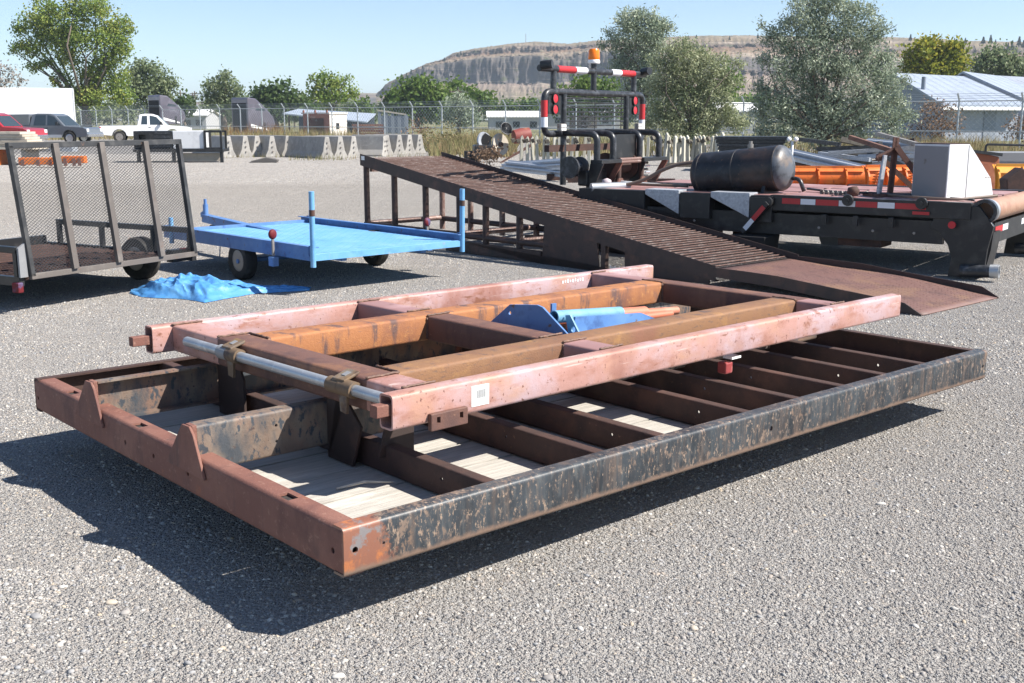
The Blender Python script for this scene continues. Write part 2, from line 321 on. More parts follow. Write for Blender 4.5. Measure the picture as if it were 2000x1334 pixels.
# ------------------------------------------------------------------ ground
def ground_mat():
    m, nt, b = newmat('gravel_yard'); L = nt.links; vec = coords(nt)
    b.inputs['Roughness'].default_value = .92; b.inputs['Specular IOR Level'].default_value = .25
    def vor(scale, feat='F1'):
        v = nd(nt, 'ShaderNodeTexVoronoi', feature=feat); v.inputs['Scale'].default_value = scale; L.new(vec, v.inputs['Vector']); return v
    cols = []
    for sc in (150, 62, 24):
        v = vor(sc); sep = nd(nt, 'ShaderNodeSeparateColor'); L.new(v.outputs['Color'], sep.inputs[0])
        cr = nd(nt, 'ShaderNodeValToRGB'); e = cr.color_ramp; e.interpolation = 'CONSTANT'
        pal = [(0, (.22, .215, .21)), (.16, (.29, .28, .27)), (.36, (.245, .245, .25)), (.5, (.34, .33, .305)), (.64, (.27, .24, .22)), (.74, (.40, .39, .37)), (.84, (.165, .165, .17)), (.92, (.32, .285, .255))]
        e.elements[0].position = 0; e.elements[0].color = rgba(pal[0][1]); e.elements[1].position = pal[1][0]; e.elements[1].color = rgba(pal[1][1])
        for p, c in pal[2:]: x = e.elements.new(p); x.color = rgba(c)
        L.new(sep.outputs[0], cr.inputs[0]); cols.append((v, cr.outputs[0]))
    f = ramp01(nt, noise(nt, vec, 9, 4, .6, None, 1), .44, .6)
    col = mixc(nt, f, cols[0][1], cols[1][1])
    f2 = ramp01(nt, noise(nt, vec, 3, 4, .6, None, 2), .56, .70)
    col = mixc(nt, f2, col, cols[2][1])
    # dusty compacted patches and faint wheel tracks
    fd = ramp01(nt, noise(nt, coords(nt, (.35, 1, 1)), .55, 5, .6, None, 3), .46, .70)
    mu = nd(nt, 'ShaderNodeMath', operation='MULTIPLY'); mu.inputs[1].default_value = .62; L.new(fd, mu.inputs[0])
    col = mixc(nt, mu.outputs[0], col, (.28, .26, .24))
    fl = ramp01(nt, noise(nt, coords(nt, (.25, 1, 1)), .12, 3, .5, None, 4), .46, .62)
    mu2 = nd(nt, 'ShaderNodeMath', operation='MULTIPLY'); mu2.inputs[1].default_value = .5; L.new(fl, mu2.inputs[0])
    col = mixc(nt, mu2.outputs[0], col, (.345, .33, .31))
    hs = nd(nt, 'ShaderNodeHueSaturation'); hs.inputs['Value'].default_value = .92; L.new(col, hs.inputs['Color']); L.new(hs.outputs[0], b.inputs['Base Color'])
    ad = nd(nt, 'ShaderNodeMath', operation='ADD'); L.new(cols[0][0].outputs['Distance'], ad.inputs[0])
    m2 = nd(nt, 'ShaderNodeMath', operation='MULTIPLY'); m2.inputs[1].default_value = 2.2; L.new(cols[1][0].outputs['Distance'], m2.inputs[0]); L.new(m2.outputs[0], ad.inputs[1])
    bp = nd(nt, 'ShaderNodeBump', invert=True); bp.inputs['Strength'].default_value = .75; bp.inputs['Distance'].default_value = .012
    L.new(ad.outputs[0], bp.inputs['Height']); L.new(bp.outputs[0], b.inputs['Normal']); return m
GM = ground_mat()
b = MB(); b.add([(-3000, -200, 0), (3000, -200, 0), (3000, 5000, 0), (-3000, 5000, 0)], [(0, 1, 2, 3)])
tag(b.build('ground', GM), 'grey gravel yard running back to the fence', kind='structure')

# gravel stones: patches of real pebbles, instanced over the near yard
def pebble_mat():
    m, nt, b = newmat('pebbles'); at = nd(nt, 'ShaderNodeAttribute', attribute_name='tint')
    cr = nd(nt, 'ShaderNodeValToRGB'); e = cr.color_ramp; e.interpolation = 'LINEAR'
    pal = [(0, (.11, .108, .11)), (.12, (.20, .195, .195)), (.24, (.315, .285, .255)), (.32, (.225, .235, .255)), (.42, (.37, .35, .32)), (.50, (.235, .22, .21)), (.58, (.36, .305, .255)), (.66, (.27, .285, .305)), (.76, (.40, .385, .355)), (.9, (.57, .55, .515)), (1, (.46, .37, .26))]
    e.elements[0].color = rgba(pal[0][1]); e.elements[1].position = 1; e.elements[1].color = rgba(pal[-1][1])
    for p, c in pal[1:-1]: x = e.elements.new(p); x.color = rgba(c)
    nt.links.new(at.outputs['Fac'], cr.inputs[0])
    ge = nd(nt, 'ShaderNodeNewGeometry'); mp = nd(nt, 'ShaderNodeMapping'); mp.inputs['Scale'].default_value = (.45, 1, 1); nt.links.new(ge.outputs['Position'], mp.inputs['Vector'])
    f = ramp01(nt, noise(nt, mp.outputs[0], .5, 4, .6, None, 3), .44, .68); mu = nd(nt, 'ShaderNodeMath', operation='MULTIPLY'); mu.inputs[1].default_value = .5; nt.links.new(f, mu.inputs[0])
    c1 = mixc(nt, mu.outputs[0], cr.outputs[0], (.275, .262, .25))
    f = ramp01(nt, noise(nt, mp.outputs[0], .16, 3, .5, None, 4), .48, .66); mu = nd(nt, 'ShaderNodeMath', operation='MULTIPLY'); mu.inputs[1].default_value = .45; nt.links.new(f, mu.inputs[0])
    c2 = mixc(nt, mu.outputs[0], c1, (.35, .34, .325))
    sy = nd(nt, 'ShaderNodeSeparateXYZ'); nt.links.new(ge.outputs['Position'], sy.inputs[0])      # compacted lane driven across the yard
    wy = nd(nt, 'ShaderNodeMath', operation='MULTIPLY_ADD'); wy.inputs[1].default_value = 7.0; nt.links.new(noise(nt, mp.outputs[0], .35, 4, .6, None, 6), wy.inputs[0]); nt.links.new(sy.outputs[1], wy.inputs[2])
    la = nd(nt, 'ShaderNodeMath', operation='MULTIPLY'); nt.links.new(ramp01(nt, wy.outputs[0], 18.5, 22), la.inputs[0]); nt.links.new(ramp01(nt, wy.outputs[0], 32, 29), la.inputs[1])
    lb = nd(nt, 'ShaderNodeMath', operation='MULTIPLY'); lb.inputs[1].default_value = .38; nt.links.new(la.outputs[0], lb.inputs[0])
    c3 = mixc(nt, lb.outputs[0], c2, (.245, .225, .20))
    # damp looking darker drips and fines in patches nearer by
    f = ramp01(nt, noise(nt, mp.outputs[0], 1.3, 5, .65, None, 7), .56, .70); mu = nd(nt, 'ShaderNodeMath', operation='MULTIPLY'); mu.inputs[1].default_value = .26; nt.links.new(f, mu.inputs[0])
    c4 = mixc(nt, mu.outputs[0], c3, (.20, .185, .17))
    hs = nd(nt, 'ShaderNodeHueSaturation'); hs.inputs['Value'].default_value = 1.01; hs.inputs['Saturation'].default_value = 1.1; nt.links.new(c4, hs.inputs['Color']); nt.links.new(hs.outputs[0], b.inputs['Base Color'])
    b.inputs['Roughness'].default_value = .85; b.inputs['Specular IOR Level'].default_value = .3; return m
PM = pebble_mat()
def ico():
    bm = bmesh.new(); bmesh.ops.create_icosphere(bm, subdivisions=1, radius=1); bm.verts.ensure_lookup_table()
    v = np.array([p.co[:] for p in bm.verts]); f = np.array([[q.index for q in p.verts] for p in bm.faces]); bm.free(); return v, f
IV, IF = ico()
def many_mesh(name, base_v, base_f, M, T, tint, m, attr='tint'):
    """one mesh out of many transformed copies; M (n,3,3), T (n,3), tint (n,)"""
    n = len(T); k = len(base_v)
    V = np.einsum('nij,kj->nki', M, base_v) + T[:, None, :]
    F = (base_f[None] + (np.arange(n) * k)[:, None, None]).reshape(-1, base_f.shape[1])
    me = bpy.data.meshes.new(name); nv, nf, c = n * k, len(F), base_f.shape[1]
    me.vertices.add(nv); me.vertices.foreach_set('co', V.reshape(-1)); me.loops.add(nf * c); me.loops.foreach_set('vertex_index', F.reshape(-1).astype(np.int32))
    me.polygons.add(nf); me.polygons.foreach_set('loop_start', np.arange(0, nf * c, c, dtype=np.int32)); me.polygons.foreach_set('loop_total', np.full(nf, c, dtype=np.int32))
    me.update(); a = me.attributes.new(attr, 'FLOAT', 'POINT'); a.data.foreach_set('value', np.repeat(tint, k).astype(np.float32)); me.materials.append(m); return me
def rotmats(n, flat=False):
    q = rng.normal(size=(n, 4)); q /= np.linalg.norm(q, axis=1)[:, None]; w, x, y, z = q.T
    if flat:
        a = rng.uniform(0, 2 * np.pi, n); c, s = np.cos(a), np.sin(a); M = np.zeros((n, 3, 3)); M[:, 0, 0] = c; M[:, 0, 1] = -s; M[:, 1, 0] = s; M[:, 1, 1] = c; M[:, 2, 2] = 1; return M
    return np.stack([np.stack([1 - 2 * (y * y + z * z), 2 * (x * y - z * w), 2 * (x * z + y * w)], 1), np.stack([2 * (x * y + z * w), 1 - 2 * (x * x + z * z), 2 * (y * z - x * w)], 1), np.stack([2 * (x * z - y * w), 2 * (y * z + x * w), 1 - 2 * (x * x + y * y)], 1)], 1)
PATCH = bpy.data.collections.new('gravel_patches')
def patch(n, rmed, sig, size=1.0):
    r = np.clip(rmed * np.exp(rng.normal(size=n) * sig), .0018, .021)
    big = rng.uniform(size=n) < .022; r = np.where(big, rng.uniform(.0045, .0105, n), r)
    S = np.stack([r * rng.uniform(.8, 1.5, n), r * rng.uniform(.75, 1.1, n), r * rng.uniform(.42, .75, n)], 1)
    tl = rng.normal(size=(n, 2)) * .25
    M = rotmats(n, True); X = np.eye(3)[None].repeat(n, 0); X[:, 0, 2] = tl[:, 0]; X[:, 1, 2] = tl[:, 1]; X[:, 2, 0] = -tl[:, 0]
    M = M @ X * S[:, None, :]
    T = np.stack([rng.uniform(-size / 2, size / 2, n), rng.uniform(-size / 2, size / 2, n), r * rng.uniform(-.45, .05, n)], 1)
    tint = rng.beta(1.15, 1.15, n)
    jit = IV * rng.uniform(.82, 1.12, (len(IV), 1))
    me = many_mesh('pebble_patch', jit, IF, M, T, tint, PM)
    o = bpy.data.objects.new('pebble_patch', me); PATCH.objects.link(o)
for q in ((22000, .0019, .46), (19000, .0021, .52), (16000, .0024, .55)): patch(*q)
pts_, rot_, idx_, scl_ = [], [], [], []
for iy in range(1, 50):
    for ix in range(-27, 30):
        if abs(ix) > 2.2 + iy * .53: continue
        pts_.append((ix + rng.uniform(-.02, .02), iy + rng.uniform(-.02, .02), .001)); rot_.append((0, 0, rng.integers(4) * math.pi / 2)); g_ = .5 + .5 * math.sin(ix * .8 + 1.3 * math.sin(iy * .55) + .6) * math.cos(iy * .75 + .4 * ix) + rng.normal() * .28 + (.25 if iy < 4 else 0) + (.15 if ix > 2 else 0); idx_.append(0 if 16 < iy < 27 else 2 if 27 <= iy < 45 else int(min(2, max(0, g_ * 2.2)))); scl_.append(rng.uniform(1.0, 1.08))
me = bpy.data.meshes.new('gravel_stones'); me.from_pydata(pts_, [], [])
for nm, ty, dat, key in (('rot', 'FLOAT_VECTOR', np.array(rot_).reshape(-1), 'vector'), ('pick', 'INT', np.array(idx_), 'value'), ('scl', 'FLOAT', np.array(scl_), 'value')):
    a = me.attributes.new(nm, ty, 'POINT'); a.data.foreach_set(key, dat.astype(np.int32 if ty == 'INT' else np.float32))
me.materials.append(PM); go = bpy.data.objects.new('gravel_stones', me); COL.objects.link(go)
tag(go, 'loose grey and tan gravel stones covering the near yard', 'gravel', kind='stuff')
ng = bpy.data.node_groups.new('scatter', 'GeometryNodeTree')
ng.interface.new_socket('Geometry', in_out='INPUT', socket_type='NodeSocketGeometry'); ng.interface.new_socket('Geometry', in_out='OUTPUT', socket_type='NodeSocketGeometry')
gi, gout = ng.nodes.new('NodeGroupInput'), ng.nodes.new('NodeGroupOutput'); iop = ng.nodes.new('GeometryNodeInstanceOnPoints')
ci = ng.nodes.new('GeometryNodeCollectionInfo'); ci.inputs['Collection'].default_value = PATCH; ci.inputs['Separate Children'].default_value = True; ci.inputs['Reset Children'].default_value = True
def named(nm, ty):
    n = ng.nodes.new('GeometryNodeInputNamedAttribute'); n.data_type = ty; n.inputs['Name'].default_value = nm; return n.outputs[0]
ng.links.new(gi.outputs[0], iop.inputs['Points']); ng.links.new(ci.outputs[0], iop.inputs['Instance']); iop.inputs['Pick Instance'].default_value = True
ng.links.new(named('pick', 'INT'), iop.inputs['Instance Index']); ng.links.new(named('rot', 'FLOAT_VECTOR'), iop.inputs['Rotation']); ng.links.new(named('scl', 'FLOAT'), iop.inputs['Scale'])
ng.links.new(iop.outputs[0], gout.inputs[0]); go.modifiers.new('scatter', 'NODES').node_group = ng

# single bigger stones lying on the yard
def stone(x, y, r, t, label):
    M = (np.diag([r * .95, r * .7, r * .38]))[None]; ang = rng.uniform(0, 6.3); c, s = math.cos(ang), math.sin(ang)
    M = np.array([[c, -s, 0], [s, c, 0], [0, 0, 1]])[None] @ M
    bm = bmesh.new(); bmesh.ops.create_icosphere(bm, subdivisions=2, radius=1); v = np.array([p.co[:] for p in bm.verts]); f = np.array([[q.index for q in p.verts] for p in bm.faces]); bm.free()
    v = v * (1 + .10 * np.sin(v[:, :1] * 3 + rng.uniform(0, 6)) + .08 * np.sin(v[:, 1:2] * 4 + rng.uniform(0, 6)))
    me = many_mesh('stone', v, f, M, np.zeros((1, 3)), np.array([t]), PM); me.polygons.foreach_set('use_smooth', [True] * len(me.polygons))
    o = bpy.data.objects.new('stone', me); COL.objects.link(o); o.location = (x, y, r * .12); return tag(o, label, 'stone')
for (u, v, r, t, lb) in [(660, 1322, .020, .9, 'pale rounded stone at the bottom edge of the yard'), (245, 1198, .020, .62, 'flat brown stone below the wooden floored steel deck shadow'),
                         (70, 1205, .022, .3, 'dark grey stone by the lower corner of the yard'), (218, 1178, .022, .97, 'tan oval stone lying in front of the deck shadow'),
                         (1355, 1228, .018, .97, 'tan oval stone on open gravel in front of the deck'), (1070, 1325, .018, .5, 'blue grey stone at the bottom edge of the yard'),
                         (1720, 985, .020, .85, 'pale stone on open gravel beyond the deck corner'), (1790, 1000, .015, .95, 'small tan stone on gravel near the right side')]:
    x, y = ground(u, v); stone(x, y, r, t, lb)

# ------------------------------------------------------------------ hills
def hill_mat():
    m, nt, b = newmat('dry_hill'); L = nt.links; b.inputs['Roughness'].default_value = .95; b.inputs['Specular IOR Level'].default_value = .1
    at = nd(nt, 'ShaderNodeAttribute', attribute_name='band')      # 0 talus .. rock .. grass top
    cr = nd(nt, 'ShaderNodeValToRGB'); e = cr.color_ramp
    pal = [(0, (.12, .12, .07)), (.14, (.19, .16, .12)), (.27, (.215, .17, .145)), (.31, (.10, .092, .092)), (.45, (.115, .104, .10)), (.5, (.095, .088, .088)), (.62, (.12, .108, .10)), (.66, (.235, .185, .13)), (.76, (.19, .125, .085)), (.80, (.105, .082, .073)), (.88, (.205, .165, .115)), (1, (.20, .165, .11))]  # rock stops darkened to carry the shade of the cliff face
    e.elements[0].color = rgba(pal[0][1]); e.elements[1].position = 1; e.elements[1].color = rgba(pal[-1][1])
    for p, c in pal[1:-1]: x = e.elements.new(p); x.color = rgba(c)
    L.new(at.outputs['Fac'], cr.inputs[0]); col = cr.outputs[0]
    f = ramp01(nt, noise(nt, coords(nt, (1, 1, 3.5)), .03, 7, .62, None, 1), .5, .72); col = mixc(nt, f, col, (.17, .14, .115))
    f = ramp01(nt, noise(nt, coords(nt, (1, 1, 1.5)), .09, 6, .65, None, 2), .56, .64); col = mixc(nt, f, col, (.085, .095, .055))
    f = ramp01(nt, noise(nt, coords(nt, (.35, .35, 7)), .05, 7, .66, None, 3), .54, .66); col = mixc(nt, f, col, (.31, .26, .21))
    L.new(col, b.inputs['Base Color'])
    bp = nd(nt, 'ShaderNodeBump'); bp.inputs['Strength'].default_value = .5; bp.inputs['Distance'].default_value = 2.5
    L.new(noise(nt, coords(nt, (1, 1, 1.6)), .08, 8, .7, None, 5), bp.inputs['Height']); L.new(bp.outputs[0], b.inputs['Normal']); return m
HM = hill_mat()
def fnoise(x, s):
    return (np.sin(x * .9 + s) + .6 * np.sin(x * 2.3 + s * 2.1) + .4 * np.sin(x * 5.1 + s * 3.7) + .25 * np.sin(x * 11.7 + s * 1.3)) / 2.2
def interp(x, P): return np.interp(x, [p[0] for p in P], [p[1] for p in P])
def hill(name, label, us, D0, rows, jag, tilt_=0.0):
    """rows: (band, depth offset in metres, [(u, v) ...]) from the foot to the far back"""
    P = []; band = []
    for k, (bd, dz, prof) in enumerate(rows):
        dd = interp(us, dz) if isinstance(dz, list) else np.full(len(us), float(dz))
        vv = interp(us, prof); D = D0 + dd + tilt_ * (us - us.mean()) + jag[k][0] * fnoise(us * jag[k][2], k * 1.7); vv = vv + jag[k][1] * fnoise(us * jag[k][2] * 1.3, k * 2.9 + 1)
        P.append([pt(float(u), float(v), float(d)) for u, v, d in zip(us, vv, D)]); band += [bd] * len(us)
    # a finer sheet between the rows
    Q = []; bq = []
    rowsP = np.array([[list(p) for p in r] for r in P]); nb = np.array([r[0] for r in rows])
    for k in range(len(rows) - 1):
        ns = 7
        for s in range(ns):
            t = s / ns; row = rowsP[k] * (1 - t) + rowsP[k + 1] * t
            amp = 1.6 * math.sin(math.pi * t)
            jit = rng.normal(size=(len(us), 3)) * np.array([.5, 1.2, .5]) * amp * .5
            gul = fnoise(us * .09 + k * 3, 4 + s * .15) * amp * 1.1
            row = row + jit; row[:, 1] += gul; Q.append(row); bq += [nb[k] * (1 - t) + nb[k + 1] * t] * len(us)
    Q.append(rowsP[-1]); bq += [nb[-1]] * len(us)
    b = MB(); b.grid([[tuple(p) for p in r] for r in Q]); o = b.build(name, HM, smooth=True)
    a = o.data.attributes.new('band', 'FLOAT', 'POINT'); a.data.foreach_set('value', np.array(bq, dtype=np.float32)); return tag(o, label, kind='structure')
us = np.concatenate([np.arange(735, 1330, 2.0)])
hill('rimrock_hill', 'rimrock hill with sandstone cliff behind the yard', us, 900, [
    (0.0, -150, [(735, 232), (1330, 232)]),
    (0.10, -40, [(735, 200), (760, 196), (900, 190), (1100, 192), (1330, 190)]),
    (0.27, 20, [(735, 192), (756, 186), (842, 164), (886, 165), (950, 163), (1010, 165), (1060, 164), (1120, 168), (1200, 165), (1330, 160)]),
    (0.31, 24, [(735, 190), (756, 180), (842, 156), (886, 161), (950, 161), (1010, 163), (1060, 162), (1120, 166), (1200, 160), (1330, 150)]),
    (0.62, 34, [(735, 186), (756, 166), (782, 153), (804, 143), (831, 130), (870, 124), (941, 114), (1007, 110), (1057, 110), (1085, 118), (1120, 118), (1140, 104), (1200, 100), (1330, 95)]),
    (0.67, 44, [(735, 186), (756, 165), (782, 152), (804, 141), (831, 128), (870, 121), (941, 111), (1007, 107), (1057, 106), (1110, 106), (1160, 98), (1330, 92)]),
    (0.77, 95, [(735, 186), (756, 164.5), (782, 151), (804, 140), (831, 127), (865, 119), (884, 113), (925, 108), (994, 104), (1051, 102), (1112, 97), (1167, 92), (1330, 88)]),
    (0.82, 100, [(735, 185), (756, 164), (782, 150.5), (804, 139.5), (831, 126.5), (865, 117), (884, 107), (925, 99), (994, 92), (1051, 90), (1112, 91), (1167, 87), (1330, 82)]),
    (0.90, 130, [(735, 185), (756, 164), (782, 150), (804, 139), (831, 126), (865, 116), (884, 105), (925, 96), (994, 87), (1051, 83), (1112, 87), (1167, 80), (1330, 74)]),
    (1.0, 320, [(735, 185), (756, 163.5), (782, 149.5), (804, 138.5), (831, 125.5), (865, 115.5), (884, 104.5), (925, 95.5), (994, 86), (1051, 81), (1112, 86), (1167, 79), (1330, 72)]),
    (1.0, 700, [(735, 232), (1330, 150)])],
    [(6, .5, .05), (8, 1, .06), (6, 1.2, .1), (4, 1.0, .05), (4, 1.2, .05), (6, 1.4, .15), (6, 1, .12), (5, 1.3, .2), (6, 1, .12), (0, .6, .05), (0, 0, .1)], -.15)
us = np.arange(1290, 2240, 2.5)
hill('scrub_hill', 'long dry scrub covered hill with ledges behind the trees', us, 620, [
    (0.0, -120, [(1290, 232), (2240, 232)]),
    (0.12, -20, [(1290, 196), (1500, 190), (1800, 186), (2240, 186)]),
    (0.27, 40, [(1290, 150), (1500, 146), (1800, 152), (2000, 150), (2240, 150)]),
    (0.31, 46, [(1290, 142), (1500, 136), (1800, 144), (2000, 138), (2240, 140)]),
    (0.50, 90, [(1290, 128), (1500, 124), (1800, 132), (2000, 126), (2240, 128)]),
    (0.67, 140, [(1290, 112), (1500, 108), (1800, 118), (2000, 116), (2240, 118)]),
    (0.77, 190, [(1290, 96), (1500, 92), (1800, 104), (2000, 104), (2240, 104)]),
    (0.82, 196, [(1290, 90), (1500, 86), (1800, 97), (2000, 98), (2240, 100)]),
    (0.92, 250, [(1290, 78), (1440, 72), (1500, 72), (1760, 78), (1900, 82), (2000, 84), (2240, 88)]),
    (1.0, 420, [(1290, 73), (1350, 70), (1440, 69), (1500, 70), (1760, 73), (1830, 76), (1900, 80), (2000, 82), (2240, 84)]),
    (1.0, 700, [(1290, 150), (2240, 150)])],
    [(6, .5, .05), (8, 1.5, .05), (9, 2, .08), (9, 2.5, .06), (8, 2.5, .05), (8, 2.5, .06), (6, 2, .08), (6, 2, .1), (6, 1, .1), (0, .7, .06), (0, 0, .1)])
us = np.arange(-700, 830, 6.0)
hill('low_far_hill', 'low tan hill on the horizon beyond the trees', us, 1500, [
    (0.1, -200, [(-700, 233), (830, 233)]),
    (0.5, 0, [(-700, 214), (200, 212), (690, 195), (830, 190)]),
    (1.0, 200, [(-700, 206), (200, 204), (600, 192), (700, 182), (760, 181), (830, 182)]),
    (1.0, 600, [(-700, 233), (830, 233)])], [(10, .5, .05), (10, 1, .05), (0, .6, .06), (0, 0, .1)])

b = MB(); b.add([(-2900, 127, .004), (-54, 127, .004), (31, 53, .004), (2900, 53, .004), (2900, 4900, .004), (-2900, 4900, .004)], [(0, 1, 2, 3, 4, 5)])
tag(b.build('field', mat('dry_field', (.20, .19, .11), .95, layers=[((.13, .15, .075), .08, .46, .60), ((.28, .25, .16), .25, .54, .68)], spec=.1)), 'dry grassy land beyond the fence', kind='structure')
# ------------------------------------------------------------------ upside down steel truck deck
DK = thing('truck_deck', 'upside down rusty steel truck deck with plank floor and peeling navy side channel', 'truck deck', (-.4839, 3.0101, 0), .7251, None, (0, .0046))
Z0, HC = .2, .151; ZT = Z0 + HC; DL, DW = 3.92, 2.546
def channel(name, p0, d, flange, h, fl, m, parent, t=.008, z=None, r=.014):
    b = MB(); b.ext(cprof(h, fl, t, r), p0, flange, (0, 0, 1), d); return b.build(name, m, parent, smooth=True, autosmooth=35)
o = channel('side_channel', (0, 0, Z0), (DL, 0, 0), (0, 1, 0), HC, .055, NAVY, DK); o['label'] = 'near side channel in flaking navy paint'
cb = MB()
for a, z, r in ((.039, .278, .010), (.139, .274, .005), (2.057, .273, .011), (3.885, .271, .009)): cb.tube([(a, -.03, z), (a, .03, z)], r, 12)
cut(o, cb)
o = channel('side_channel', (0, DW, Z0), (DL, 0, 0), (0, -1, 0), HC, .055, RUST_DEEP, DK); o['label'] = 'far side channel, dark rust'
o = channel('end_channel', (.0005, .0085, Z0 - .001), (0, DW - .017, 0), (1, 0, 0), HC - .0015, .072, RUST_RED, DK, r=.02); o['label'] = 'red oxide end channel with slots and bolt holes'
cb = MB()
for bb in (2.157, 1.463, 1.07, .36): cb.box(.014, .050, bb - .033, bb + .033, ZT - .03, ZT + .02)
for bb, z in ((2.51, .262), (1.541, .268), (1.283, .272), (.999, .274), (.059, .269)): cb.tube([(-.03, bb, z), (.03, bb, z)], .0095, 12)
cut(o, cb)
channel('end_channel', (DL - .0005, .0085, Z0 - .001), (0, DW - .017, 0), (-1, 0, 0), HC - .0015, .06, RUST_DEEP, DK)
XM = [.59, 1.10, 1.43, 1.96, 2.31, 2.66, 3.015, 3.375]
for i, a in enumerate(XM):
    o = channel('cross_member', (a, .009, .2365), (0, DW - .018, 0), (1, 0, 0), .108, .045, RUST_DEEP, DK, r=.008)
    cb = MB()
    for bb in ((.16, .55) if i in (1, 4, 5) else (.3,)): cb.tube([(a - .03, bb, .30), (a + .03, bb, .30)], .007, 10)
    cut(o, cb)
# truck rails, tapered nose plates, gussets
RZ0, RH = .283, .172
b = MB(); b.ext(cprof(RH, .06, .008, .012), (.02, .95, RZ0), (0, 1, 0), (0, 0, 1), (3.80, 0, 0)); o = b.build('main_rail', NAVY_RAIL, DK, smooth=True, autosmooth=35)
cb = MB(); cb.tube([(.33, .92, .40), (.33, .98, .40)], .006, 8); cb.tube([(.33, .92, .34), (.33, .98, .34)], .006, 8); cb.tube([(.9, .92, .37), (.9, .98, .37)], .008, 8); cut(o, cb)
b = MB(); b.ext(cprof(RH, .055, .008, .012), (.02, 1.885, RZ0), (0, -1, 0), (0, 0, 1), (3.80, 0, 0)); b.build('main_rail', NAVY_RAIL, DK, smooth=True, autosmooth=35)
for b0 in (.95, 1.835):
    b = MB(); b.ext([(b0 - .10, .285), (b0 + .20, .285), (b0 + .055, .455), (b0 - .002, .457), (b0 - .03, .43)], (-.0115, 0, 0), (0, 1, 0), (0, 0, 1), (.011, 0, 0))
    b.ext([(b0 - .002, .30), (b0 + .05, .30), (b0 + .05, .457), (b0 - .002, .457)], (.0005, 0, 0), (0, 1, 0), (0, 0, 1), (.019, 0, 0))
    b.build('nose_plate', RUST_RED, DK, bevel=.003)
for i, a in enumerate(XM[1:]):
    for da in ((.0, .075)):
        b = MB(); b.ext([(.948, .455), (.948, .345), (.928, .345), (.845, .455)], (a + .012 + da, 0, 0), (0, 1, 0), (0, 0, 1), (.006, 0, 0)); b.build('gusset', RUST_DEEP, DK)
HINGE = mat('dark_brown_hinge_steel', (.035, .022, .019), .8, layers=[((.07, .036, .027), 6, .5, .66)])
for b0, b1 in ((.72, .947), (1.60, 1.83)):
    b = MB(); b.ext([(b0 + .06, .238), (b1, .238), (b1, .50), (b1 - .14, .53), (b0 + .14, .53), (b0, .40)] if b0 < 1 else [(b0, .238), (b1, .238), (b1, .49), (b1 - .04, .53), (b1 - .16, .53), (b0, .42)], (.545, 0, 0), (0, 1, 0), (0, 0, 1), (.012, 0, 0)); b.build('hinge_plate', HINGE, DK, bevel=.002)
b = MB(); b.ext([(0, .30), (.16, .30), (.16, .47), (.05, .47)], (.56, .63, 0), (1, 0, 0), (0, 0, 1), (0, .01, 0)); b.build('hinge_plate', HINGE, DK, bevel=.002)
# plank floor underneath
pw = (DW - .03) / 10
for i in range(10):
    dz = rng.uniform(-.001, .003); y0 = .015 + i * pw
    n = 9; P = []
    for j in range(n + 1):
        t = j / n; xx = .066 + t * (3.794)
        P.append((xx, y0 + .006 + .004 * math.sin(j * 2.1 + i), y0 + pw - .006 - .004 * math.sin(j * 1.7 + i * 2)))
    top, bot = [], []
    b = MB(); zz = .231 + dz
    rowsx = []
    for (xx, ya, yb) in P: rowsx.append([(xx, ya, zz - .021), (xx, ya, zz), (xx, yb, zz), (xx, yb, zz - .021), (xx, ya, zz - .021)])
    b.grid(rowsx); b.f.append(tuple(range(4))[::-1]); m = len(rowsx) * 5 - 5; b.f.append((m, m + 1, m + 2, m + 3))
    o = b.build('plank', WOOD_DARK if i in (5, 8) else WOOD, DK)
    if i == 5: o['label'] = 'dark stained floor plank'
b = MB(); b.box(.0095, .0635, .03, DW - .03, .2095, .338); b.build('slot_dark_insert', WOOD_DARK, DK)  # dark insert added so the end channel slots look shaded inside
# splinters lying on the planks
for (x0, y0, x1, y1) in ((.36, .60, .55, .52), (.10, .78, .2, .74)):
    b = MB(); b.tube([(x0, y0, .24), ((x0 + x1) / 2, (y0 + y1) / 2 + .01, .252), (x1, y1, .243)], [.004, .006, .002], 5); b.build('splinter', WOOD, DK)
# timbers that carry the deck
for k, (a, bb, ang) in enumerate(((.75, 1.25, 0), (3.2, 1.3, 0))):
    o = MB(); o.box(-.07, .07, -.75, .75, .002, .166); o = o.build('bearer_timber', WOOD_DARK, None, bevel=.006)
    p = Matrix.Rotation(.7251, 3, 'Z') @ Vector((a, bb, 0)); o.location = (-.4839 + p.x, 3.0101 + p.y, 0); o.rotation_euler.z = .7251
    tag(o, ('dark timber carrying the plate end of the upside down deck' if k == 0 else 'dark timber carrying the far end of the upside down deck'), 'timber')

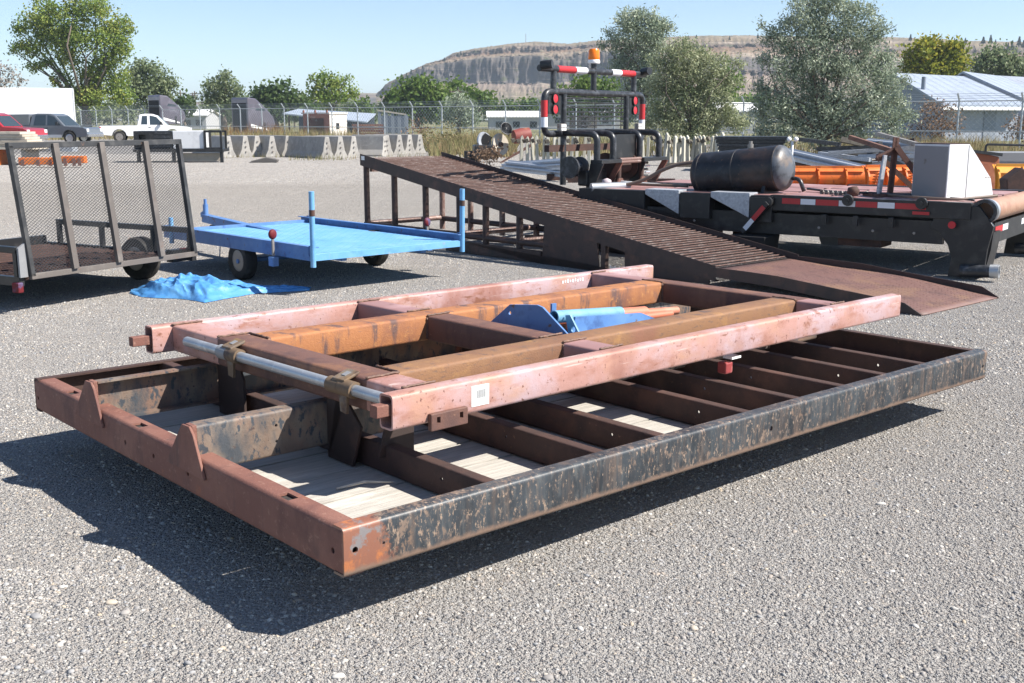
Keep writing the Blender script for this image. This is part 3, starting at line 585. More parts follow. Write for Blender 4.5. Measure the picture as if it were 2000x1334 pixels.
# ------------------------------------------------------------------ pink tube frame lying on the rails
PF = thing('tube_frame', 'pink and rust steel tube frame lying on top of the upside down deck', 'steel frame', (-.401, 3.577, 0), .763, None, (0, .010))
PZ, PH = .477, .122; PT = PZ + PH; PL, PWD = 3.483, 1.80
def rtube(name, p0, d, side, w, h, m, wall=.007, r=.013, hollow=True):
    """rounded rectangular tube; p0 lower corner, side = unit vector of its width"""
    b = MB(); P = rprof(w, h, r); p0 = Vector(p0); d = Vector(d); side = Vector(side); up = Vector((0, 0, 1))
    if not hollow: b.ext(P, p0, side, up, d)
    else:
        Q = [(wall + x * (w - 2 * wall) / w, wall + y * (h - 2 * wall) / h) for x, y in P]; n = len(P)
        v = [p0 + side * x + up * y for x, y in P] + [p0 + d + side * x + up * y for x, y in P] + [p0 + d + side * x + up * y for x, y in Q] + [p0 + side * x + up * y for x, y in Q]
        f = []
        for j in range(4):
            for k in range(n): f.append((j * n + k, j * n + (k + 1) % n, ((j + 1) % 4) * n + (k + 1) % n, ((j + 1) % 4) * n + k))
        if side.cross(up).dot(d) < 0: f = [q[::-1] for q in f]
        b.add(v, f)
    return b.build(name, m, PF, smooth=True, autosmooth=35)
o = rtube('side_rail', (0, 0, PZ), (PL, 0, 0), (0, 1, 0), .072, PH, PINK); o['label'] = 'near pink side rail with barcode label'
o = rtube('side_rail', (0, PWD - .072, PZ), (PL, 0, 0), (0, 1, 0), .072, PH, PINK); o['label'] = 'far pink side rail'
G = .0015
for (a0, w, mm, ms) in ((.095, .15, RUST_BROWN, PINK), (1.11, .14, RUST_BROWN, MAUVE), (2.88, .13, RUST_BROWN, MAUVE)):
    first = a0 < .5
    if first: rtube('end_beam', (a0, .275, PZ + .001), (0, 1.05, 0), (1, 0, 0), w, PH - .003, mm)
    elif a0 < 2: rtube('cross_beam', (a0, .42 + G, PZ + .001), (0, .75 - 2 * G, 0), (1, 0, 0), w, PH - .004, mm)
    else: rtube('end_beam', (a0, .275, PZ + .001), (0, 1.05, 0), (1, 0, 0), w, PH - .003, mm)
    e0 = .275 if a0 != 1.11 else .28; e1 = 1.325
    rtube('stub_beam', (a0, .072 + G, PZ + .0005), (0, e0 - .072 - 2 * G, 0), (1, 0, 0), w, PH - .0045, ms)
    rtube('stub_beam', (a0, e1 + G, PZ + .0005), (0, PWD - .072 - e1 - 2 * G, 0), (1, 0, 0), w, PH - .0045, ms)
rtube('inner_beam', (.2465, .28, PZ + .0005), (2.632, 0, 0), (0, 1, 0), .14, PH - .002, RUST_OCHRE)
rtube('inner_beam', (.2465, 1.17, PZ + .0005), (2.632, 0, 0), (0, 1, 0), .15, PH - .002, RUST_ORANGE)
for y0, x0, z0 in ((.012, -.055, .528), (PWD - .058, -.085, .518)):
    b = MB(); P = rprof(.04, .042, .004); b.ext(P, (x0, y0, z0), (0, 1, 0), (0, 0, 1), (.4, 0, 0)); b.build('bar_stub', RUST_RED, PF)
b = MB(); b.box(.15, .318, -.020, -.0005, .452, .514); o = b.build('slotted_bracket', RUST_BROWN, PF, bevel=.004)
cb = MB()
for x in (.183, .287): cb.box(x - .008, x + .008, -.04, .0, .478, .500)
cut(o, cb)
b = MB(); b.box(.35, .434, -.0016, -.0004, .502, .577); lb = b.build('paper_label', LABEL, PF)
b = MB(); x = .374
for k in range(9):
    w = (.0015, .003, .0015, .004, .002, .003, .0015, .0035, .002)[k]; b.box(x, x + w, -.0024, -.0017, (.530), .560); x += w + .0026
b.build('barcode', STEEL_GREY, lb)
b = MB()
for k in range(9): b.box(2.62 + k * .022, 2.62 + k * .022 + .012, PWD - .0732, PWD - .0724, .555 + .004 * (k % 2), .572 + .003 * (k % 3))
b.build('chalk_mark', CHALK, PF)
# hinge pipe with collars and straps
hp = MB(); hp.pipe((.062, .13, .556), (.062, 1.53, .556), .0215, .017, 24); hp.build('hinge_pipe', GALV, PF, smooth=True, autosmooth=40)
OCH = mat('yellow_brown_collar', (.15, .10, .06), .7, layers=[((.25, .15, .06), 8, .52, .66), ((.17, .165, .16), 7, .52, .64), ((.08, .05, .04), 12, .56, .66)], bump=.25)
for k, bb in enumerate((.37, 1.16)):
    s = 1 if k == 0 else 1
    c = MB(); c.pipe((.062, bb - .075, .556), (.062, bb + .005, .556), .031, .0222, 22); c.build('collar', OCH, PF, smooth=True, autosmooth=40)
    c = MB(); c.pipe((.062, bb + .008, .556), (.062, bb + .078, .556), .030, .0222, 22); c.build('collar', STEEL_GREY if k else OCH, PF, smooth=True, autosmooth=40)
    c = MB(); c.add([(.045, bb - .03, .588), (.045, bb + .045, .588), (.115, bb + .045, .612), (.115, bb - .03, .612), (.045, bb - .03, .577), (.045, bb + .045, .577), (.115, bb + .045, .601), (.115, bb - .03, .601)],
                    [(0, 3, 2, 1), (4, 5, 6, 7), (0, 1, 5, 4), (1, 2, 6, 5), (2, 3, 7, 6), (3, 0, 4, 7)]); tb = c.build('tab', OCH, PF, bevel=.003)
    c = MB(); c.box(-.014, .014, -.012, .012, 0, .0022); pw_ = c.build('bare_patch', STEEL_GREY, tb); pw_.location = (.082, bb + .008, .6012); pw_.rotation_euler.y = -.33
    c = MB(); c.ext([(-.026, .545), (.026, .535), (.018, .47), (-.020, .465)], (.045, bb - .02, 0), (0, 1, 0), (0, 0, 1), (.012, 0, 0)); c.build('strap', OCH, PF, bevel=.002)

# ------------------------------------------------------------------ loose parts inside the frame
BB = thing('blue_bracket', 'blue steel bracket with notched front plate lying inside the pink frame', 'bracket', (-.401 + .078, 3.577 - .05, .036), .763, None, (0, .010))
b = MB(); b.ext([(1.06, .42), (.585, .42), (.56, .47), (.80, .625), (.835, .632), (1.02, .612), (1.17, .50), (1.17, .46)], (1.40, 0, 0), (0, 1, 0), (0, 0, 1), (.012, 0, 0)); o = b.build('front_plate', BLUE_DEEP, BB, bevel=.002)
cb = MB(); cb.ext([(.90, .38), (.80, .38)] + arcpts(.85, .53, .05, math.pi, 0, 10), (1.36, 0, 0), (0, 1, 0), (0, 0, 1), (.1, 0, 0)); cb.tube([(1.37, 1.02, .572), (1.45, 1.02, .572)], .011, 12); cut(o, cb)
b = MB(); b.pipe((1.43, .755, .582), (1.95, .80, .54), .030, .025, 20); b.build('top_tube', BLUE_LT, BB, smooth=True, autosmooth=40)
b = MB(); b.ext([(1.48, .46), (1.52, .578), (2.00, .545), (2.12, .50), (2.12, .46)], (0, .70, 0), (1, 0, 0), (0, 0, 1), (0, .012, 0)); b.build('side_web', BLUE_DEEP, BB)
b = MB(); b.add([(1.415, .60, .50), (2.08, .60, .47), (2.08, .70, .47), (1.415, .70, .50), (1.415, .60, .49), (2.08, .60, .46), (2.08, .70, .46), (1.415, .70, .49)], [(0, 1, 2, 3), (7, 6, 5, 4), (0, 4, 5, 1), (2, 6, 7, 3), (1, 5, 6, 2), (3, 7, 4, 0)]); b.build('side_shelf', BLUE_LT, BB)
b = MB(); b.ext([(.60, .475), (.69, .475), (.72, .59), (.69, .595)], (1.47, 0, 0), (0, 1, 0), (0, 0, 1), (.01, 0, 0)); o = b.build('rib', BLUE_LT, BB)
cb = MB(); cb.tube([(1.4, .668, .53), (1.5, .668, .53)], .014, 12); cut(o, cb)
b = MB(); b.ext([(0, .46), (.03, .46), (.03, .60), (0, .60)], (1.62, .95, 0), (1, 0, 0), (0, 0, 1), (0, .012, 0)); b.build('ear', BLUE_DEEP, BB)
HCY = thing('hydraulic_cylinder', 'faded orange hydraulic cylinder lying beside the blue bracket', 'cylinder', (-.401, 3.577, 0), .763, None, (0, .010))
b = MB(); b.lathe([(0, 0), (.036, 0), (.036, .30), (.044, .30), (.044, .50), (.036, .51), (.036, .86), (.022, .87), (.022, 1.12), (0, 1.12)], (1.55, .96, .545), (1, -.06, -.05), 18); b.build('barrel', ORANGE_CYL, HCY, smooth=True, autosmooth=30)
b = MB(); b.lathe([(0, 0), (.03, 0), (.03, .55), (.018, .56), (.018, .8), (0, .8)], (1.75, .84, .515), (1, .0, -.03), 16); b.build('rod', ORANGE_CYL, HCY, smooth=True, autosmooth=30)
RB = thing('red_block', 'small red steel block with white strip under the pink rail', 'steel block', (-.401, 3.577, 0), .763)
p = MB(); p.box(1.93, 1.985, .03, .08, .36, .415); p.build('body', mat('red_block_paint', (.27, .04, .04), .6, layers=[((.5, .2, .18), 9, .5, .65)]), RB, bevel=.008)
p = MB(); p.box(1.96, 2.03, .02, .07, .427, .437); p.build('strip', WHITEP, RB)

# weld beads where the frame tubes meet
WB = mat('weld_bead', (.13, .075, .055), .6, layers=[((.22, .12, .08), 40, .5, .65)], bump=.3, bscale=200)
def bead(p, q):
    p, q = Vector(p), Vector(q); n = 14; b = MB()
    b.tube([p.lerp(q, i / n) + Vector((rng.normal() * .0012, rng.normal() * .0012, rng.normal() * .0008)) for i in range(n + 1)], [.0042 + .0016 * (i % 2) for i in range(n + 1)], 6); b.build('weld_bead', WB, PF, smooth=True)
zt_ = PT + .0008
for (p, q) in (((.095, .0735, zt_), (.245, .0735, zt_)), ((.095, PWD - .0735, zt_), (.245, PWD - .0735, zt_)), ((1.11, .0735, zt_), (1.25, .0735, zt_)), ((1.11, PWD - .0735, zt_), (1.25, PWD - .0735, zt_)), ((2.88, .0735, zt_), (3.01, .0735, zt_)), ((2.88, PWD - .0735, zt_), (3.01, PWD - .0735, zt_)),
               ((.2465, .28, zt_), (.2465, .42, zt_)), ((.2465, 1.17, zt_), (.2465, 1.32, zt_)), ((1.11, .421, zt_), (1.25, .421, zt_)), ((1.11, 1.169, zt_), (1.25, 1.169, zt_)), ((1.11, .279, zt_), (1.25, .279, zt_)), ((1.11, 1.321, zt_), (1.25, 1.321, zt_)), ((2.879, .28, zt_), (2.879, .42, zt_)), ((2.879, 1.17, zt_), (2.879, 1.32, zt_)),
               ((.095, .276, zt_), (.245, .276, zt_)), ((.095, 1.326, zt_), (.245, 1.326, zt_)), ((.094, .0735, PZ + .01), (.094, .0735, PT - .01)), ((1.109, .2785, PZ + .01), (1.109, .2785, PT - .01)), ((1.109, 1.168, PZ + .01), (1.109, 1.168, PT - .01)), ((2.879, .42, PZ + .01), (2.879, .42, PT - .01)), ((2.879, 1.168, PZ + .01), (2.879, 1.168, PT - .01))):
    bead(p, q)
# little timber shims between rails and frame
for k, (x, y) in enumerate(((1.0, 1.50), (1.75, 1.50), (2.6, 1.49))):
    b = MB(); b.box(-.10, .10, -.03, .03, 0, .020); o = b.build('shim', WOOD, None); v_ = Matrix.Rotation(.763, 3, 'Z') @ Vector((x, y - .02, 0)); o.location = (-.401 + v_.x, 3.577 + v_.y, .4555 - .0046 * x); o.rotation_euler.z = .763
    tag(o, ['pale timber shim under the orange tube, first from the pipe end', 'pale timber shim under the orange tube beside the blue bracket', 'pale timber shim under the orange tube near the far end'][k], 'shim')
# ------------------------------------------------------------------ steel loading ramp
RA = thing('loading_ramp', 'dark rusty steel loading ramp with grating deck and pipe legs', 'loading ramp', (3.18, 8.5, 0), math.atan2(.743, -.67))
RWD = 1.31
prof = [(0, .01), (.36, .055), (1.33, .125), (2.05, .15), (7.6, 1.02)]
def rz(t): return float(np.interp(t, [p[0] for p in prof], [p[1] for p in prof]))
# tread plate tongue, slightly buckled
P = []
for i in range(25):
    t = 2.08 * i / 24
    P.append([(t, -.02 - (RWD - .04) * j / 12, rz(t) + .012 * math.sin(j * .9 + i * .35) * math.sin(math.pi * i / 24)) for j in range(13)])
b = MB(); b.grid(P); o = b.build('tread_plate', PLATE, RA, smooth=True); sm = o.modifiers.new('s', 'SOLIDIFY'); sm.thickness = .008; sm.offset = -1
b = MB()                                             # raised lozenges of the plate
for i in range(46):
    for j in range(24):
        t = .10 + i * .0425; y = -.06 - j * .0525 - (i % 2) * .026
        zz = float(rz(t)) + .012 * math.sin((-(y + .02) / (RWD - .04) * 12) * .9 + t / 2.08 * 24 * .35) * math.sin(math.pi * t / 2.08)
        d = 1 if (i + j) % 2 else -1; b.add([(t - .011, y - .008 * d, zz + .001), (t + .001, y - .004, zz + .001), (t + .011, y + .008 * d, zz + .001), (t - .001, y + .004, zz + .001), (t, y, zz + .0035)], [(0, 1, 4), (1, 2, 4), (2, 3, 4), (3, 0, 4)])
tag(b.build('tread_pattern', PLATE, RA), kind='stuff')
lip = [(.0, .002, .012), (.15, .02, .088), (.36, .0, .105), (.72, .0, .13), (1.33, .0, .178), (1.70, .0, .185), (2.06, .0, .185)]
for y in (.0, -RWD):
    v = []; b = MB()
    P = [[(t, y + s * .005, z) for z in (lo, hi)] for s in (-1, 1) for t, lo, hi in [(q[0], max(.001, rz(q[0]) - .05), q[2]) for q in lip]]
    n = len(lip); a0 = [p for r in P[:n] for p in r]; b0 = [p for r in P[n:] for p in r]; f = []
    for i in range(n - 1): f += [(2 * i, 2 * i + 2, 2 * i + 3, 2 * i + 1), (2 * n + 2 * i, 2 * n + 2 * i + 1, 2 * n + 2 * i + 3, 2 * n + 2 * i + 2), (2 * i + 1, 2 * i + 3, 2 * n + 2 * i + 3, 2 * n + 2 * i + 1), (2 * i, 2 * n + 2 * i, 2 * n + 2 * i + 2, 2 * i + 2)]
    f += [(0, 1, 2 * n + 1, 2 * n), (2 * n - 2, 4 * n - 2, 4 * n - 1, 2 * n - 1)]
    b.add(a0 + b0, f); b.build('plate_lip', RAMPM, RA)
sl_ = (1.02 - .15) / (7.6 - 2.05)
for y, w in ((.0, 1), (-RWD, -1)):
    b = MB(); b.ext([(0, -.085), (0, .058), (-.008 * w, .058), (-.008 * w, -.077), (-.06 * w, -.077), (-.06 * w, -.085)], (2.0, y, rz(2.05) - .05 * sl_), (0, 1, 0), (0, 0, 1), (5.6, 0, 5.6 * sl_)); b.build('side_rail', RAMPM, RA)
for i in range(78):                                  # grating cross bars, each its own flat bar
    t = 2.14 + i * (7.56 - 2.14) / 77
    b = MB() if i == 0 else None
    if i == 0:
        b.box(-.0040, .0040, -RWD + .009, -.009, -.009, 0); gb = b.build('grating_bar', RAMP_BAR, RA)
    else: gb = gb0.copy(); COL.objects.link(gb); gb.parent = RA
    if i == 0: gb0 = gb
    gb.location = (t, 0, rz(t) + .012)
b = MB()                                             # expanded metal under the bars
for k in range(58):
    y = -.02 - k * (RWD - .04) / 57; b.beam((2.1, y, rz(2.1) - .006), (7.58, y, rz(7.58) - .006), .006, .007)
for i in range(120):
    t = 2.12 + i * .0455; b.beam((t, -.012, rz(t) - .001), (t, -RWD + .012, rz(t) - .001), .005, .006)
tag(b.build('mesh_deck', mat('worn_grating_mesh', (.075, .062, .06), .45, .3, layers=[((.17, .15, .145), 30, .54, .64), ((.045, .028, .025), 6, .54, .66)]), RA), kind='stuff')
for y in (-.05, -RWD + .05):
    for t in ((7.54, 6.95, 6.33, 5.70, 5.24, 4.68) if y > -.5 else (7.54, 6.95, 6.33, 5.70, 5.24, 4.68)):
        b = MB(); b.tube([(t, y, .06), (t, y, rz(t) - .07)], .038, 14); b.build('leg', RAMP_BAR if y < -.5 else RAMPM, RA, smooth=True, autosmooth=40)
for y in (-.05, -RWD + .05):
    b = MB(); b.tube([(4.2, y, .20), (7.58, y, .20)], .035, 12); b.build('lower_tube', RAMPM, RA, smooth=True, autosmooth=40)
for t in (7.54, 5.70, 4.68):
    b = MB(); b.tube([(t, -.09, .21), (t, -RWD + .09, .21)], .033, 12); b.build('cross_tube', RAMP_BAR, RA, smooth=True, autosmooth=40)
b = MB(); b.beam((7.5, -.09, .88), (7.5, -RWD + .09, .88), .05, .05); b.build('cross_tube', RAMP_BAR, RA)
for y in (-.03, -RWD + .03):
    b = MB(); b.ext([(2.25, .01), (5.9, .01), (5.9, .10), (5.55, .13), (4.3, .13), (4.3, .0)], (0, y - .03, 0), (1, 0, 0), (0, 0, 1), (0, .06, 0)); b.build('skid', RAMPM, RA)
    b = MB(); b.ext([(4.30, .02), (4.26, rz(4.26) - .06), (3.50, rz(3.5) - .08), (3.46, .02)], (0, y + .0, 0), (1, 0, 0), (0, 0, 1), (0, .012, 0)); b.build('side_plate', RAMPM, RA)
    b = MB(); b.ext([(3.12, .02), (3.12, rz(3.12) - .09), (2.08, .075), (2.08, .02)], (0, y + .0, 0), (1, 0, 0), (0, 0, 1), (0, .012, 0)); b.build('side_plate', RAMPM, RA)
    b = MB(); b.beam((3.40, y, .02), (3.40, y, rz(3.4) - .08), .06, .05, (0, 1, 0)); b.build('post', RAMPM, RA)
b = MB(); b.box(7.50, 7.57, .0012, .0026, 1.0, 1.05); b.build('paper_label', LABEL, RA)
b = MB()
for k in range(10): b.box(3.30 - k * .02, 3.30 - k * .02 + .012, -.0165, -.0155, .052, .068 + .012 * ((k * 7) % 3 == 0))
b.build('white_lettering', CHALK, RA)

# ------------------------------------------------------------------ blue flat trailer
DULL_RED = mat('weathered_red_lens', (.13, .014, .018), .6, layers=[((.09, .07, .14), 12, .5, .6), ((.17, .03, .035), 9, .56, .66)], spec=.25)
BT = thing('flat_trailer', 'bright blue flat trailer with tread plate deck and stake posts', 'trailer', (-1.71, 9.529, 0), math.atan2(.684, .729))
TW, TL, TZ = 1.668, 2.66, .36
b = MB(); b.box(.012, TW - .012, .0, TL - .03, TZ - .012, TZ); b.build('deck_plate', BLUE, BT, bevel=.002)
b = MB()
for i in range(48):
    for j in range(30):
        x, y = .05 + j * .0545, .05 + i * .054; d = 1 if (i + j) % 2 else -1
        b.add([(x - .013, y - .009 * d, TZ), (x + .002, y - .004, TZ), (x + .013, y + .009 * d, TZ), (x - .002, y + .004, TZ), (x, y, TZ + .003)], [(0, 1, 4), (1, 2, 4), (2, 3, 4), (3, 0, 4)])
tag(b.build('tread_pattern', BLUE, BT), kind='stuff')
for x, w in ((-.004, 1), (TW + .004, -1)):
    b = MB(); b.ext([(0, -.062), (0, .062), (w * .05, .062), (w * .05, .054), (w * .008, .054), (w * .008, -.062)], (x, -.02, TZ), (1, 0, 0), (0, 0, 1), (0, TL + .15, 0)); b.build('side_rail', BLUE_DEEP, BT)
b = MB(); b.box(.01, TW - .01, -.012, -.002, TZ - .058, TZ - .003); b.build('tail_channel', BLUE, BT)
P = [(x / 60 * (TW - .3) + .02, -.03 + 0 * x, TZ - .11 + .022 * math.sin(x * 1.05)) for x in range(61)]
for x in (.35, 1.25): b = MB(); b.box(x - .03, x + .03, .05, TL, TZ - .09, TZ - .015); b.build('frame_beam', BLUE_DEEP, BT)
b = MB(); b.box(.02, TW - .02, TL - .04, TL + .02, TZ - .07, TZ + .03); b.build('front_rail', BLUE_DEEP, BT)
b = MB(); b.beam((TW / 2 + .02, 1.6, TZ - .06), (TW / 2 + .13, 3.72, TZ + .02), .09, .09); b.build('tongue', BLUE_DEEP, BT, bevel=.006)
b = MB(); b.lathe([(0, 0), (.03, 0), (.03, .16), (.018, .16), (.018, .22), (0, .22)], (TW / 2 + .13, 3.70, TZ + .02), (0, 0, 1), 12); b.ext([(-.03, 0), (.05, 0), (.05, .05), (.0, .07)], (TW / 2 + .10, 3.72, TZ + .03), (0, 1, 0), (0, 0, 1), (.06, 0, 0)); b.build('coupler', BLUE_DEEP, BT)
b = MB(); b.tube(bend([(TW / 2 + .08, 3.3, TZ - .02), (TW / 2 + .05, 3.25, .12), (TW / 2 - .1, 3.0, .02)], .08), .007, 6); b.build('safety_chain', RIM, BT)
b = MB(); b.lathe([(0, -.04), (.06, -.04), (.06, .04), (0, .04)], (TW / 2 + .12, 3.5, TZ - .10), (1, 0, 0), 14); b.build('jack_wheel', RUBBER, BT)
for x in (.03, TW - .03):
    for y, h in ((-.01, .60), (TL - .05, .17)):
        b = MB(); b.tube([(x - .04 * (1 if x < 1 else -1), y, TZ - .11), (x - .04 * (1 if x < 1 else -1), y - .008, TZ + h * (.9 if x < 1 else .82))], .024, 12)
        po = b.build('stake_post', BLUE, BT, smooth=True, autosmooth=40)
        if h > .3:
            b = MB(); b.tube([(x - .04 * (1 if x < 1 else -1), y - .006, TZ + h * .55), (x - .04 * (1 if x < 1 else -1), y - .007, TZ + h * .64)], .0246, 12); b.build('rust_band', RUST_DEEP, po, smooth=True, autosmooth=40)
        s = -1 if x < 1 else 1
        b = MB(); b.tube(bend([(x + s * .01, y + .03, TZ - .02), (x + s * .05, y + .05, TZ - .02), (x + s * .05, y + .05, TZ + .07), (x + s * .01, y + .03, TZ + .07)], .02, 3), .006, 6); b.build('stake_loop', BLUE_DEEP, BT)
for x, s in ((-.03, -1), (TW + .03, 1)):
    wheel(BT, (x - s * .09, 1.31, .185), (1, 0, 0), .185, .125)
    b = MB(); b.beam((x - s * .07, 1.31, .18), (x - s * .07, 1.31, TZ - .06), .03, .05, (0, 1, 0)); b.beam((x - s * .07, 1.22, .24), (x - s * .07, 1.22, TZ - .06), .03, .05, (0, 1, 0)); b.build('hanger', BLUE_DEEP, BT)
b = MB(); b.tube([(.0, 1.31, .18), (TW, 1.31, .18)], .022, 10); b.build('axle', BLUE_DEEP, BT)
for x, s in ((-.05, -1), (TW + .05, 1)):
    b = MB(); b.box(x - .03, x + .03, .53, .61, TZ - .15, TZ - .065); b.build('tail_light', BLUE_DEEP, BT, bevel=.004)
    b = MB(); b.beam((x, .57, TZ - .06), (x, .57, TZ + .09), .02, .02, (0, 1, 0)); st = b.build('marker_stem', RIM, BT)
    b = MB(); b.lathe([(0, -.022), (.03, -.02), (.043, -.011), (.046, 0), (.043, .011), (.03, .02), (0, .022)], (x, .57, TZ + .135), (.25, -1, 0), 18); b.build('lens', DULL_RED, st, smooth=True)

# ------------------------------------------------------------------ black trailer with raised mesh gate
KT = thing('utility_trailer', 'black utility trailer with raised mesh ramp gate', 'trailer', (-3.8, 8.6, 0), math.atan2(.872, .49))
GW = 1.836
gt = bpy.data.objects.new('ramp_gate', None); COL.objects.link(gt); gt.parent = KT; gt.location = (.05, 0, .29); gt.scale = (.965, 1, 1); gt.rotation_euler = (R(-3.0), 0, 0)
def gshape(b, name, m): o = b.build(name, m, gt, bevel=.003); return o
SK = -.07                                            # the gate has racked a little to one side
def gx(x, z): return x + SK * z / 1.0
GH = 1.015
for x in (.02, GW - .02):
    b = MB(); b.beam((gx(x, 0), 0, 0), (gx(x, GH), 0, GH), .04, .045, (0, 1, 0)); gshape(b, 'frame_upright', GATE)
b = MB(); b.beam((gx(.0, 0), 0, .0), (gx(GW, 0), 0, .0), .045, .045); gshape(b, 'bottom_bar', GATE_RIB)
b = MB(); b.beam((gx(0, GH), 0, GH), (gx(GW, GH), 0, GH), .045, .045); gshape(b, 'top_bar', GATE)
for x in (.425, .895, 1.385):
    b = MB(); b.beam((gx(x, .02), -.028, .02), (gx(x, GH), -.028, GH + .01), .055, .04, (0, 1, 0)); gshape(b, 'rib', GATE_RIB)
b = MB(); nx, nz = 46, 40; cw, ch = (GW - .06) / nx, (GH - .04) / nz      # expanded metal: open diamonds
for i in range(nx):
    for j in range(nz):
        x0, z0 = .03 + i * cw, .02 + j * ch; xm, zm = x0 + cw / 2, z0 + ch / 2
        for (xa, za, xb, zb) in ((x0, zm, xm, z0), (xm, z0, x0 + cw, zm), (x0, zm, xm, z0 + ch), (xm, z0 + ch, x0 + cw, zm)):
            t = .0015; b.add([(gx(xa, za), .012, za - t), (gx(xb, zb), .012, zb - t), (gx(xb, zb), .012, zb + t), (gx(xa, za), .012, za + t), (gx(xa, za), .017, za + t), (gx(xb, zb), .017, zb + t)], [(0, 1, 2, 3), (3, 2, 5, 4)])
o = tag(b.build('mesh', GATE, gt), kind='stuff')
b = MB(); b.box(.0, GW, .08, 2.05, .255, .275)
fl = b.build('deck_mesh', RUST_DEEP, KT)
for y in np.arange(.1, 2.0, .12): b = MB(); b.box(.02, GW - .02, y, y + .012, .275, .285); b.build('deck_bar', RUST_DEEP, KT)
for x in (.0, GW):
    b = MB(); b.beam((x, .04, .255), (x, 2.08, .255), .05, .07); b.build('side_beam', BLACKP, KT)
    b = MB(); b.beam((x, .06, .50), (x, 1.88, .50), .05, .05); b.build('top_rail', BLACKP, KT, bevel=.004)
    for y in (.08, .55, 1.25, 1.86): b = MB(); b.beam((x, y, .28), (x, y, .48), .04, .04, (0, 1, 0)); b.build('post', BLACKP, KT)
b = MB(); b.beam((.03, 2.05, .30), (GW - .03, 2.05, .30), .05, .12); b.build('front_beam', BLACKP, KT)
b = MB(); b.box(GW + .03, GW + .05, .5, .62, .32, .46); b.build('amber_reflector', mat('faded_amber_paint', (.45, .16, .08), .5), KT)
wheel(KT, (GW - .02, .72, .205), (1, 0, 0), .205, .16)
wheel(KT, (.02, .90, .205), (1, 0, 0), .205, .16)
b = MB(); b.box(GW - .25, GW - .03, .05, .13, .23, .34); b.build('lamp_bracket', BLACKP, KT)
b = MB(); b.box(-.05, .0, .02, .10, .17, .25); b.build('tail_light', DULL_RED, KT, bevel=.008)
b = MB(); b.box(GW - .14, GW - .03, .05, .09, .31, .345); b.build('tail_light', DULL_RED, KT, bevel=.01)
b = MB(); b.ext([(-.02, .29), (.05, .29), (.05, .56), (-.02, .52)], (-.01, .01, 0), (1, 0, 0), (0, 0, 1), (0, .02, 0)); b.build('hinge_plate', STEEL_GREY, KT)

# ------------------------------------------------------------------ crumpled tarp
TP = (-2.86, 9.70)
nr, nc = 90, 130; P = []
rr = random.Random(5)
cre = [(rr.uniform(-math.pi, math.pi), rr.uniform(4, 17), rr.uniform(0, 6), rr.uniform(.35, 1)) for _ in range(22)]
def ridge(s, t):
    h = 0
    for an, fr_, ph, am in cre:
        q = (s * 1.9 * math.cos(an) + t * .8 * math.sin(an)) * fr_ + ph + .8 * math.sin(3 * s + 4 * t + ph)
        h += am * (1 - abs(math.sin(q))) ** 2.2 * (9 / (fr_ + 5))
    return h / 7.5
for i in range(nr):
    row = []
    for j in range(nc):
        s, t = j / (nc - 1), i / (nr - 1)
        x = -.50 + s * 1.55
        wide = np.interp(s, [0, .1, .3, .5, .62, .75, 1], [.12, .26, .36, .42, .26, .15, .05]) * (1 + .16 * math.sin(13 * s) * (1 if t > .5 else .6))
        cy = np.interp(s, [0, .3, .5, .7, 1], [.06, .0, -.16, .05, .10])
        y = cy + (t - .5) * 2 * wide
        e = min(t, 1 - t) * 2; e2 = min(1, e * 2.2) * min(1, s * 7) * min(1, (1 - s) * 9); w = ridge(s, t)
        base = np.interp(s, [0, .12, .3, .45, .58, .68, 1], [.03, .12, .22, .18, .09, .045, .03])
        z = .005 + e2 * base * (.30 + 1.0 * w) + .03 * w * min(1, e * 4) + .012 * abs(math.sin(30 * s + 11 * t)) * min(1, e * 6)
        row.append((x + .05 * w * math.sin(9 * t + 7 * s), y + .05 * w * math.cos(11 * s), z))
    P.append(row)
b = MB(); b.grid(P); o = b.build('tarp', TARP, None, smooth=True, autosmooth=26); o.location = (TP[0], TP[1], 0); o.rotation_euler.z = R(3)
tag(o, 'crumpled bright blue tarp lying on the gravel by the mesh gate', 'tarp')
# ------------------------------------------------------------------ winch truck bed standing on its stand
BX = thing('winch_truck_bed', 'black oilfield winch truck bed with headache rack and reflective tape', 'truck bed', (4.35, 10.45, 0), math.atan2(.585, -.81))
BZ = .72; BW = 2.41; BLn = 4.95
def bp(x, p, z): return (x, -p, z)
# deck plates with open slots between
for i, (x0, x1) in enumerate(((.12, .55), (.60, 1.02), (1.07, 1.50), (1.55, 2.0), (2.05, 2.72), (2.78, 3.52), (3.58, 4.30))):
    for (p0, p1) in ((.10, .78), (.86, 1.55), (1.63, 2.31)):
        b = MB(); b.box(x0, x1, -p1, -p0, BZ - .012, BZ); b.build('deck_plate', MAUVE, BX)
b = MB(); b.box(.12, 4.28, -2.30, -.11, BZ - .030, BZ - .022); b.build('sun_block_sheet', BLACK_MATT, BX)  # black sheet added to stop sunlight passing between the deck plates
for p in (.82, 1.59): b = MB(); b.box(.1, 4.8, -p - .035, -p + .035, BZ - .30, BZ - .014); b.build('main_beam', BLACKP, BX)
for x in (.08, .575, 1.045, 1.525, 2.02, 2.75, 3.55, 4.33): b = MB(); b.box(x - .02, x + .02, -2.31, -.1, BZ - .10, BZ - .014); b.build('cross_beam', RUST_DEEP, BX)
